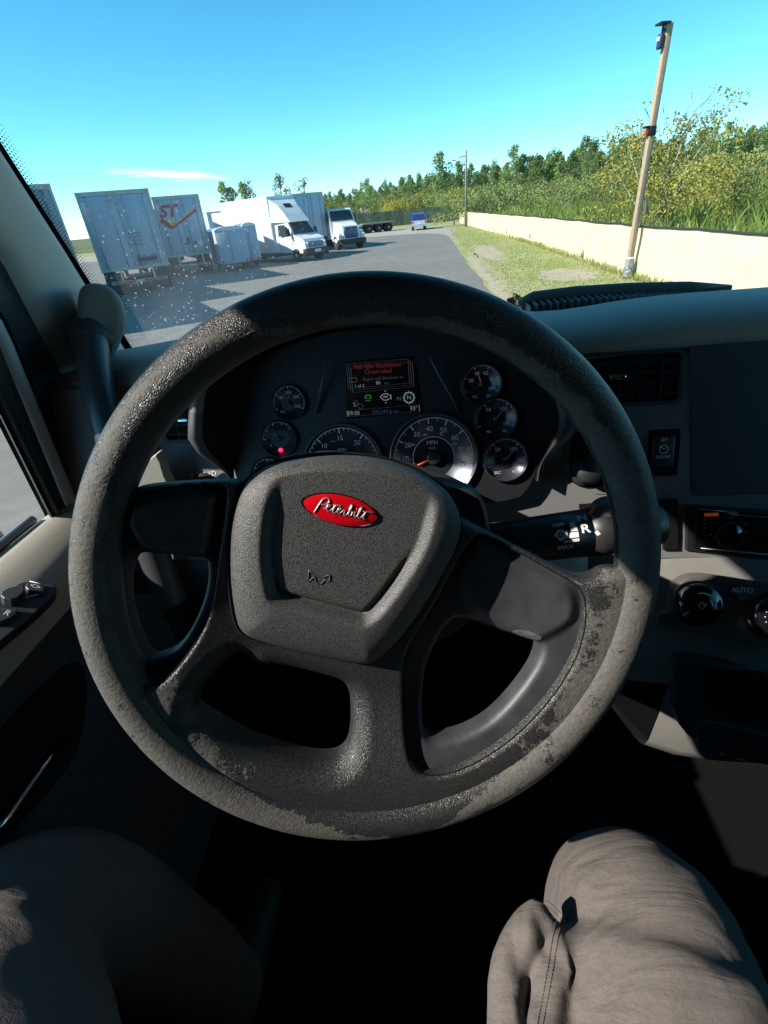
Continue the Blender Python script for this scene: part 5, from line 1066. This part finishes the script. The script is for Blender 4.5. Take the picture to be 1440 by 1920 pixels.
# horn pad: raised rim, dished centre
PADO = WP((430, 1000), (440, 945), (454, 908), (500, 872), (560, 858), (640, 854), (700, 858), (760, 873), (815, 900), (850, 930), (868, 975), (862, 1015), (840, 1062), (795, 1140), (745, 1205), (710, 1236), (688, 1246), (640, 1238), (560, 1222), (480, 1200), (452, 1186), (440, 1160), (430, 1090), h=-.012)
PADI = WP((560, 800), (536, 860), (510, 885), (498, 930), (488, 990), (486, 1050), (496, 1110), (506, 1132), (590, 1152), (664, 1172), (690, 1174), (720, 1150), (770, 1082), (800, 1030), (818, 970), (834, 905), (830, 800), h=.002)
def Hpad(U, V):
    so_ = -sdpoly(PADO, U, V); si = sdpoly(PADI, U, V)
    up = np.clip(so_ / .034, 0, 1); h = -.015 + .0215 * np.sqrt(np.clip(1 - (1 - up) ** 2, 0, 1)); e = np.clip(1 - so_ / .003, 0, 1); h = h - .003 * e * e
    ins = sms(-si, -.001, .0095); base = -.0015 + .0018 * (1 - (np.hypot(U + .03, V - .05) / .12) ** 2)
    return h * (1 - ins) + np.minimum(h, base) * ins - .0038 * np.exp(-((si + .0085) / .0026) ** 2) * sms(-V, -.03, .0) * sms(so_, .0, .012)  # lower groove is shaped to draw the bevel's dark shade line
pad = region('horn_pad', lambda U, V: sdpoly(PADO, U, V), Hpad, (-.16, .12, -.14, .14), .0012, .03, M_leap, wh)
def seam(name, P_, off, rad, m, parent):
    P_ = inset(ccw(P_), -off); U = np.array([p[0] for p in P_]); V_ = np.array([p[1] for p in P_]); h = H_frame(U, V_); h2 = [float(np.clip(q_, hb(a, b) - .006, 1)) for q_, a, b in zip(h, U, V_)]
    pts = [FW.P(a, b, c + .0002) for a, b, c in zip(U, V_, h2)]; return MB().tube(pts + [pts[0]], rad, 6, caps=False).build(name, m, parent)
seam('pad_gap', PADO, .0011, .0012, M_vblack, sf); seam('insert_gap', LTRIM, .0001, .0006, M_vblack, sf); seam('insert_gap', RTRIM, .0001, .0006, M_vblack, sf)
def hpad1(u, v): return float(Hpad(np.array([u]), np.array([v]))[0])
# red oval badge with raised script
eu = FW.uv(570, 938, -.005); ev = FW.uv(705, 968, -.005); ec = (eu + ev) / 2; ax = nv(ev - eu); ay = np.array([-ax[1], ax[0]]); ea = np.linalg.norm(ev - eu) / 2
top_ = FW.uv(641, 924, -.005); eb = abs(np.dot(top_ - ec, ay)); eb = min(max(eb, ea * .38), ea * .44)
bo_ = Matrix([[*(FW.u * ax[0] + FW.v * ax[1]), 0], [*(FW.u * ay[0] + FW.v * ay[1]), 0], [*FW.n, 0], [0, 0, 0, 1]]).transposed(); hz_ = hpad1(*ec)
bo_.translation = Vector(FW.P(*ec, hz_))
def BP(x, y, h): return np.array(bo_ @ Vector((x, y, h)))
def dome(k0, h0, h1, n=48, rings=6):
    V = []; F = []
    for j in range(rings + 1):
        f = j / rings; k = k0 * (1 - f)
        for i in range(n): a = 2 * math.pi * i / n; sh = 1 + .07 * abs(math.cos(a)) ** 8; V.append(BP(ea * k * sh * math.cos(a), eb * k * math.sin(a), h0 + (h1 - h0) * math.sqrt(1 - (1 - f) ** 2)))
    for j in range(rings):
        for i in range(n): F.append((j * n + i, j * n + (i + 1) % n, (j + 1) * n + (i + 1) % n, (j + 1) * n + i))
    return V, F
V1, F1 = dome(1.0, .0, .0024); bdg = MB().add(V1, F1, 0, True).build('badge', M_chrome, pad)
V1, F1 = dome(.935, .0016, .0033); MB().add(V1, F1, 0, True).build('enamel', mat('red_enamel', (.62, .004, .010), .22, coat=.6, var=(90, (.5, .003, .01), 2)), bdg)
strokes = [[(-.78, -.42), (-.70, 0), (-.62, .38), (-.52, .52), (-.42, .50), (-.40, .30), (-.50, .12), (-.62, .10)],
           [(-.50, -.10), (-.40, .06), (-.34, .14), (-.38, .22), (-.44, .08), (-.42, -.16), (-.32, -.16), (-.24, .02), (-.16, .34), (-.22, .02), (-.24, -.2), (-.16, -.2), (-.06, -.02), (.0, .1), (-.05, .16), (-.1, .02), (-.08, -.18), (.0, -.18), (.08, .06), (.12, .1), (.13, -.02), (.12, -.2), (.2, -.2), (.28, .1), (.33, .46), (.28, .44), (.25, .1), (.26, -.18), (.34, -.18), (.38, .0), (.34, .08), (.42, .02), (.45, .14), (.44, -.16), (.5, -.2), (.56, 0), (.64, .44), (.58, .40), (.55, .04), (.57, -.2), (.64, -.2), (.72, .02), (.80, .34), (.74, .0), (.73, -.2), (.80, -.18)],
           [(-.26, .22), (-.12, .26), (-.04, .26)], [(.68, .22), (.82, .24), (.98, .26)], [(.462, .28), (.47, .30)]]
mb = MB()
for s in strokes:
    P_ = chaikin([np.array([x * ea * .86 + .0 * ea, y * eb * 1.15, 0]) for x, y in s], 2, False) if len(s) > 2 else [np.array([x * ea * .86, y * eb * 1.15, 0]) for x, y in s]
    mb.tube([BP(p[0], p[1], .0016 + .0017 * math.sqrt(max(.05, 1 - (p[0] / (ea * .95)) ** 2 - (p[1] / (eb * .95)) ** 2)) + .0003) for p in P_], .00062, 5)
mb.build('script_lettering', mat('badge_silver', (.55, .52, .50), .3, .8), bdg)
# embossed horn symbol
mb = MB(); 
for s in ([(580, 1064), (578, 1086), (582, 1084), (590, 1076)], [(581, 1066), (592, 1076), (606, 1079), (618, 1073)], [(590, 1078), (594, 1089), (604, 1091), (610, 1080)], [(618, 1074), (619, 1086), (611, 1084)]):
    P_ = [FW.uv(*p, -.005) for p in s]; mb.tube(chaikin([FW.P(*p, hpad1(*p) + .0001) for p in P_], 1, False), .00055, 5)
mb.build('horn_symbol', M_leap, pad)
# worn scuffs on the inserts
for nm, ps, par in (('scuff', [(963, 1188), (985, 1182), (1010, 1192), (1022, 1200), (1014, 1210), (990, 1206), (972, 1198)], tr_),):
    P_ = chaikin([wuv(*p) for p in ps], 2); 
    def hT(u, v, PL=RPLAT, HO=RHOLE, deep=.007):
        U = np.array([u]); V_ = np.array([v]); h = hb(U, V_) - .003; dp = sdpoly(PL, U, V_); t = sms(dp, -.011, .003); dh = sdpoly(HO, U, V_); k = np.clip(1 - dh / .006, 0, 1); return float((h - t * deep - .006 * (1 - np.sqrt(np.clip(1 - k * k * .96, 0, 1))))[0])
    c_ = sum(P_) / len(P_); V = [FW.P(*c_, hT(*c_) + .0004)]; n = len(P_)
    for f in (.5, 1): V += [FW.P(*(c_ + (p - c_) * f), hT(*(c_ + (p - c_) * f)) + .0004) for p in P_]
    F = [(0, 1 + i, 1 + (i + 1) % n) for i in range(n)] + [(1 + i, 1 + (i + 1) % n, 1 + n + (i + 1) % n, 1 + n + i) for i in range(n)]
    MB().add(V, F, 0, True).build(nm, mat('scuffed_plastic', (.13, .125, .12), .7, var=(300, (.05, .05, .05), 3)), par)
# ---- column shroud behind the hub and its stalk
co = thing('steering_column', 'black steering column shroud between the wheel hub and the dash', 'steering column', tuple(FW.P(0, 0, -.15)))
Fsh = Frame(FW.P(-.02, .005, -.05), FW.n)
q = lambda px, py: Fsh.uv(px, py)
out = chaikin([q(*p) for p in ((520, 880), (600, 866), (820, 902), (842, 904), (890, 912), (912, 930), (926, 985), (930, 1060), (900, 1180), (760, 1240), (520, 1220), (470, 1100), (475, 950))], 2)
mb = MB(); V = []; n = len(out); c_ = sum(out) / n
for (h, k) in ((0, .93), (-.008, .985), (-.02, 1.0), (-.09, .98), (-.17, .92), (-.27, .85)):
    V += [Fsh.P(*(c_ + (p - c_) * k), h) for p in out]
mb.add(V, [(j * n + i, j * n + (i + 1) % n, (j + 1) * n + (i + 1) % n, (j + 1) * n + i) for j in range(5) for i in range(n)] + [tuple(range(n))], 0, True); mb.build('shroud', mat('shroud_black', (.028, .028, .031), .5, bump=('noise', 900, .5, .0006)), co, angle=50)
sk = thing('control_stalk', 'thick black gear and engine brake stalk with white symbols right of the hub', 'stalk', tuple(at(1030, 1005, 'y', .43)))
def S_(px, py, y=.43): return at(px, py, 'y', y)
A0, A1, A2, A3 = S_(905, 1022, .42), S_(965, 1015, .425), S_(1040, 1006, .43), S_(1098, 999, .433)
rs = [.022, .0232, .0245, .0252]
mb = MB(); mb.tube([A0, A1, A2, A3], rs, 40); mb.build('stalk_body', mat('stalk_black', (.022, .022, .024), .42, bump=('noise', 800, .2, .0004)), sk)
d_ = nv(A3 - A2); B1 = A3 + d_ * .0012; B2 = A3 + d_ * .020; B3 = A3 + d_ * .075
mb = MB(); mb.tube([B1 - d_ * .001, B1, B2, B2 + d_ * .02, B3, B3 + d_ * .006], [.0225, .0255, .0256, .024, .021, .012], 40); ct = mb.build('end_collar', MATS['stalk_black'], sk)
nf = nv(EYE - A2); nf = nv(nf - d_ * nf.dot(d_)); uf = np.cross(nf, d_)       # uf: across the stalk
def onst(a, b, r=.0256):                         # a along the stalk, b across it, wrapped on the surface facing the driver
    an = b / r; return A2 + d_ * a + nf * r * math.cos(an) + (-uf if uf[2] < 0 else uf) * r * math.sin(an)
def stalk_text(mb, s, size, a0, b0, rot=0, bold=.0003, sx=1.25):
    t_ = MB(); t_.text(s, size, Matrix.Rotation(rot, 4, 'Z'), bold=bold, sx=sx, ext=0)
    rad = lambda a: np.interp(a, [-.05, 0, .04], [.0240, .0249, .0256])
    mb.add([onst(a0 + p[0], b0 + p[1], rad(a0 + p[0])) for p in t_.v], t_.f)
mb = MB(); stalk_text(mb, 'N -', .0105, .028, .0165); stalk_text(mb, 'R', .0125, .024, .004, sx=1.2); stalk_text(mb, 'OFF', .0055, -.001, .0115); stalk_text(mb, 'MAX', .0058, .003, -.0125)
def quad(P_): mb.add([onst(a, b, .0254 + .0002) for a, b in P_], [tuple(range(len(P_)))])
quad([(.010, .013), (.015, .013), (.0165, .003), (.0095, .003)]); quad([(.0085, .002), (.0166, .002), (.0166, -.0035), (.0065, -.0035)]); quad([(.0025, -.005), (.0166, -.0045), (.0166, -.0075), (.001, -.008)]); quad([(.032, -.0005), (.035, .0012), (.038, -.003), (.0345, -.0045)])
P_ = [(-.008, .001), (-.0055, .004), (-.003, .0065), (.002, .0065), (.003, .0045), (.006, .0045), (.006, -.003), (.003, -.003), (.001, -.005), (-.003, -.005), (-.005, -.0015)]
n = len(P_); cpx, cpy = -.0008, .0008
V = [onst(a, b, .0254) for a, b in P_] + [onst(cpx + .0028 * math.cos(-k * 2 * math.pi / n + 2.9), cpy + .0028 * math.sin(-k * 2 * math.pi / n + 2.9), .0254) for k in range(n)]
mb.add(V, [(i, (i + 1) % n, n + (i + 1) % n, n + i) for i in range(n)]); quad([(cpx - .0012, cpy + .0012), (cpx + .0012, cpy + .0012), (cpx + .0012, cpy - .0012), (cpx - .0012, cpy - .0012)])
mb.build('white_symbols', M_gwhite, sk)
mb = MB(); c1_ = B2 + nv(np.array([0, -.2, 1.])) * .026; 
Fk = Frame(c1_, (-.1, -.95, .3)); o_ = [Fk.uv(*p) for p in ((1107, 966), (1124, 942), (1160, 936), (1165, 985), (1120, 978))]
mb.plate(Fk, chaikin(o_, 2), -.02, .004, .003); kn = mb.build('slider_switch', mat('slider_grey', (.12, .12, .125), .35), sk)
o_ = [Fk.uv(*p) for p in ((1103, 964), (1113, 945), (1117, 947), (1109, 966))]; MB().plate(Fk, o_, -.002, .005, .001).build('orange_mark', mat('orange_mark', (.75, .16, .02), .5), kn)

# ================================================================== SEAT AND DRIVER
M_seat = mat('seat_cloth', (.012, .012, .014), .9, bump=('noise', 400, .6, .002))
se = thing('driver_seat', 'dark cloth driver seat under the seated driver', 'seat', (0, -.2, 1.2))
mb = MB(); mb.box((-.27, -.42, 1.62), (.27, .10, 1.74), bevel=.05, seg=4); mb.build('seat_cushion', M_seat, se)
mb = MB(); mb.box((-.26, -.58, 1.70), (.26, -.44, 2.45), bevel=.05, seg=4, M=Matrix.Translation((0, -.02, 0))); mb.build('backrest', M_seat, se)
MB().box((-.2, -.35, 1.2), (.2, .05, 1.62), bevel=.02).build('seat_base', M_black, se)
M_jean = mat('grey_jeans', (.118, .103, .098), .85, spec=.2, var=[(14, (.085, .076, .071), 2.6), (260, (.14, .124, .114), 2)], bump=('noise', 800, .5, .0010))
def capsule_chain(mb, pts, rad, n=28, flat=1.0): mb.tube(chaikin(pts, 2, False), [float(x) for x in np.interp(np.linspace(0, 1, 4 * (len(pts) - 1) - (len(pts) - 2) * 0 if False else len(chaikin(pts, 2, False))), np.linspace(0, 1, len(pts)), rad)], n, flat=flat)
mb = MB()
HIPR, HIPL = (.085, -.25, 1.80), (-.15, -.22, 1.86)
KR = at(1222, 1738, 'z', 1.868); KL = at(-5, 1740, 'z', 1.918)
KR = np.array(KR); KL = np.array(KL)
capsule_chain(mb, [HIPR, (np.array(HIPR) + KR) / 2 + (0, 0, .01), KR + (0, -.03, -.0)], [.115, .100, .083]); capsule_chain(mb, [KR + (0, -.05, -.005), KR + (0, .0, -.012), KR + (.0, .055, -.10), KR + (.02, .08, -.40), KR + (.02, .10, -.62)], [.072, .079, .076, .066, .055])
capsule_chain(mb, [HIPL, (np.array(HIPL) + KL) / 2 + (-.0, 0, .01), KL + (0, -.03, 0)], [.115, .103, .085]); capsule_chain(mb, [KL + (0, -.05, -.005), KL + (0, .0, -.012), KL + (.0, .055, -.10), KL + (.03, .08, -.38), KL + (.04, .10, -.59)], [.072, .079, .076, .066, .055])
capsule_chain(mb, [at(1030, 1720, 'z', 1.895), at(985, 1800, 'z', 1.89), at(990, 1980, 'z', 1.89), at(1050, 2150, 'z', 1.88)], [.022, .030, .036, .045]); capsule_chain(mb, [(-.14, -.26, 1.81), (0, -.26, 1.84), (.12, -.26, 1.81)], [.11, .13, .11]); capsule_chain(mb, [(0, -.27, 1.85), (0, -.31, 2.02), (0, -.34, 2.12)], [.135, .15, .12])
pe = mb.build('person', M_jean, None, loc=(0, -.25, 1.8))
tag(pe, 'seated person in faded grey jeans, knees either side of the steering wheel', 'person')
t_ = M_jean.node_tree; N_ = t_.nodes; bp = next(n for n in N_ if n.type == 'BUMP'); T_ = next(n for n in N_ if n.type == 'TEX_COORD')
mp_ = N_.new('ShaderNodeMapping'); mp_.inputs['Rotation'].default_value = (0, 0, R(-38)); mp_.inputs['Scale'].default_value = (5, 46, 30); n_ = N_.new('ShaderNodeTexNoise'); n_.inputs['Scale'].default_value = 1; n_.inputs['Detail'].default_value = 6; n_.inputs['Distortion'].default_value = .6
t_.links.new(T_.outputs['Object'], mp_.inputs[0]); t_.links.new(mp_.outputs[0], n_.inputs['Vector']); b_ = N_.new('ShaderNodeBump'); b_.inputs['Strength'].default_value = .55; b_.inputs['Distance'].default_value = .009; t_.links.new(n_.outputs['Fac'], b_.inputs['Height']); t_.links.new(b_.outputs[0], bp.inputs['Normal'])
wv_ = N_.new('ShaderNodeTexWave'); wv_.inputs['Scale'].default_value = 260; wv_.inputs['Distortion'].default_value = 3; mw_ = N_.new('ShaderNodeMixRGB'); mw_.blend_type = 'MULTIPLY'; mw_.inputs[0].default_value = .0; t_.links.new(T_.outputs['Object'], wv_.inputs['Vector'])
pb_ = N_['Principled BSDF']; src_ = pb_.inputs['Base Color'].links[0].from_socket; t_.links.new(src_, mw_.inputs[1]); t_.links.new(wv_.outputs['Color'], mw_.inputs[2]); t_.links.new(mw_.outputs[0], pb_.inputs['Base Color'])
m_ = pe.modifiers.new('r', 'REMESH'); m_.mode = 'VOXEL'; m_.voxel_size = .0065; s_ = pe.modifiers.new('s', 'SMOOTH'); s_.iterations = 14; s_.factor = .6; m2 = pe.modifiers.new('u', 'SUBSURF'); m2.levels = 1; m2.render_levels = 1
dg = bpy.context.evaluated_depsgraph_get(); me = bpy.data.meshes.new_from_object(pe.evaluated_get(dg)); pe.modifiers.clear(); old = pe.data; pe.data = me; bpy.data.meshes.remove(old)
# cloth folds: drag lines round the inner knee and across the thighs
co_ = np.zeros(len(me.vertices) * 3); me.vertices.foreach_get('co', co_); co_ = co_.reshape(-1, 3); no_ = np.array([v.normal[:] for v in me.vertices]); W_ = co_ + np.array([0, -.25, 1.8])
def fold(P0, P1, wd, amp):
    global co_
    P0 = np.array(P0); P1 = np.array(P1); e = P1 - P0; t = np.clip(((W_ - P0) @ e) / (e @ e), 0, 1); d = np.linalg.norm(W_ - (P0 + t[:, None] * e), axis=1)
    co_ = co_ + no_ * (amp * np.exp(-(d / wd) ** 2) * np.sin(np.pi * np.clip(t * .9 + .05, 0, 1)) ** .5)[:, None]
def onleg(px, py, depth):                        # a point on the leg's surface seen at a picture point
    bvh_o = Vector(EYE); d = Vector(ray(px, py)); hit = BV.ray_cast(bvh_o - Vector((0, -.25, 1.8)), d); return (np.array(hit[0]) + np.array([0, -.25, 1.8]), np.array(hit[1])) if hit[0] is not None else (None, None)
from mathutils.bvhtree import BVHTree
BV = BVHTree.FromPolygons([tuple(c) for c in co_], [tuple(p.vertices) for p in me.polygons])
for (a, b, wd, amp) in (((1010, 1700), (985, 1780), .008, .007), ((1050, 1720), (1000, 1810), .007, -.010), ((1075, 1730), (1030, 1900), .010, .007), ((980, 1740), (960, 1830), .010, -.008), ((1010, 1790), (990, 1900), .013, -.009), ((1100, 1640), (1010, 1700), .012, .004), ((960, 1640), (1060, 1620), .014, .004), ((1060, 1720), (1240, 1580), .005, .0018), ((1080, 1800), (1300, 1640), .006, .0015), ((1070, 1900), (1250, 1740), .007, .0015), ((20, 1700), (150, 1860), .012, .004), ((80, 1640), (200, 1800), .012, -.005)):
    p, _ = onleg(*a, 0); r_, _ = onleg(*b, 0)
    if p is not None and r_ is not None: fold(p, r_, wd, amp)
q = random.Random(8)
for k in range(26):
    x0, y0 = q.uniform(950, 1060), q.uniform(1680, 1900); a = R(q.uniform(60, 118)); L_ = q.uniform(50, 130)
    p, _ = onleg(x0, y0, 0); r_, _ = onleg(x0 + L_ * math.cos(a), y0 + L_ * math.sin(a), 0)
    if p is not None and r_ is not None and np.linalg.norm(p - r_) < .12: fold(p, r_, q.uniform(.0035, .008), q.uniform(-.0055, .0045))
for k in range(22):
    x0, y0 = q.uniform(1060, 1300), q.uniform(1600, 1850); a = R(q.uniform(-48, -30)); L_ = q.uniform(120, 300)
    p, _ = onleg(x0 - L_ * .5 * math.cos(a), y0 - L_ * .5 * math.sin(a), 0); r_, _ = onleg(x0 + L_ * .5 * math.cos(a), y0 + L_ * .5 * math.sin(a), 0)
    if p is not None and r_ is not None and np.linalg.norm(p - r_) < .2: fold(p, r_, q.uniform(.003, .006), q.uniform(-.0016, .0022))
co_ = co_ + no_ * (.0012 * np.sin(W_[:, 0] * 90 + 8 * np.sin(W_[:, 1] * 17)) * np.sin(W_[:, 1] * 37 + W_[:, 2] * 21))[:, None]
me.vertices.foreach_set('co', co_.ravel()); me.update(); me.shade_smooth()
BV = BVHTree.FromPolygons([tuple(c) for c in co_], [tuple(p.vertices) for p in me.polygons])
mb = MB()
for line in ([(1052, 1722), (1046, 1760), (1040, 1800), (1030, 1860), (1018, 1920)], [(1042, 1724), (1036, 1760), (1030, 1800), (1020, 1860), (1008, 1920)], [(1000, 1680), (1030, 1690), (1052, 1712)], [(996, 1688), (1026, 1698), (1046, 1716)]):
    P_ = chaikin([np.array(p, float) for p in line], 3, False)
    for i in range(0, len(P_) - 1):
        a, na_ = onleg(*P_[i], 0); m__ = P_[i] * .35 + P_[i + 1] * .65; b, nb2 = onleg(*m__, 0)
        if a is not None and b is not None and np.linalg.norm(a - b) < .02: mb.tube([a + na_ * .0002, b + nb2 * .0002], .00055, 5)
mb.build('seam_stitching', mat('dark_thread', (.06, .055, .05), .8), pe)
for s in (KR, KL):
    mb = MB(); x, y, z = s + (.02, .10, -.62); z = 1.2; capsule_chain(mb, [(x, y - .05, z + .06), (x, y + .06, z + .05), (x + .01, y + .19, z + .035)], [.05, .048, .032]); mb.build('shoe', mat('dark_shoe', (.02, .017, .015), .6), pe)
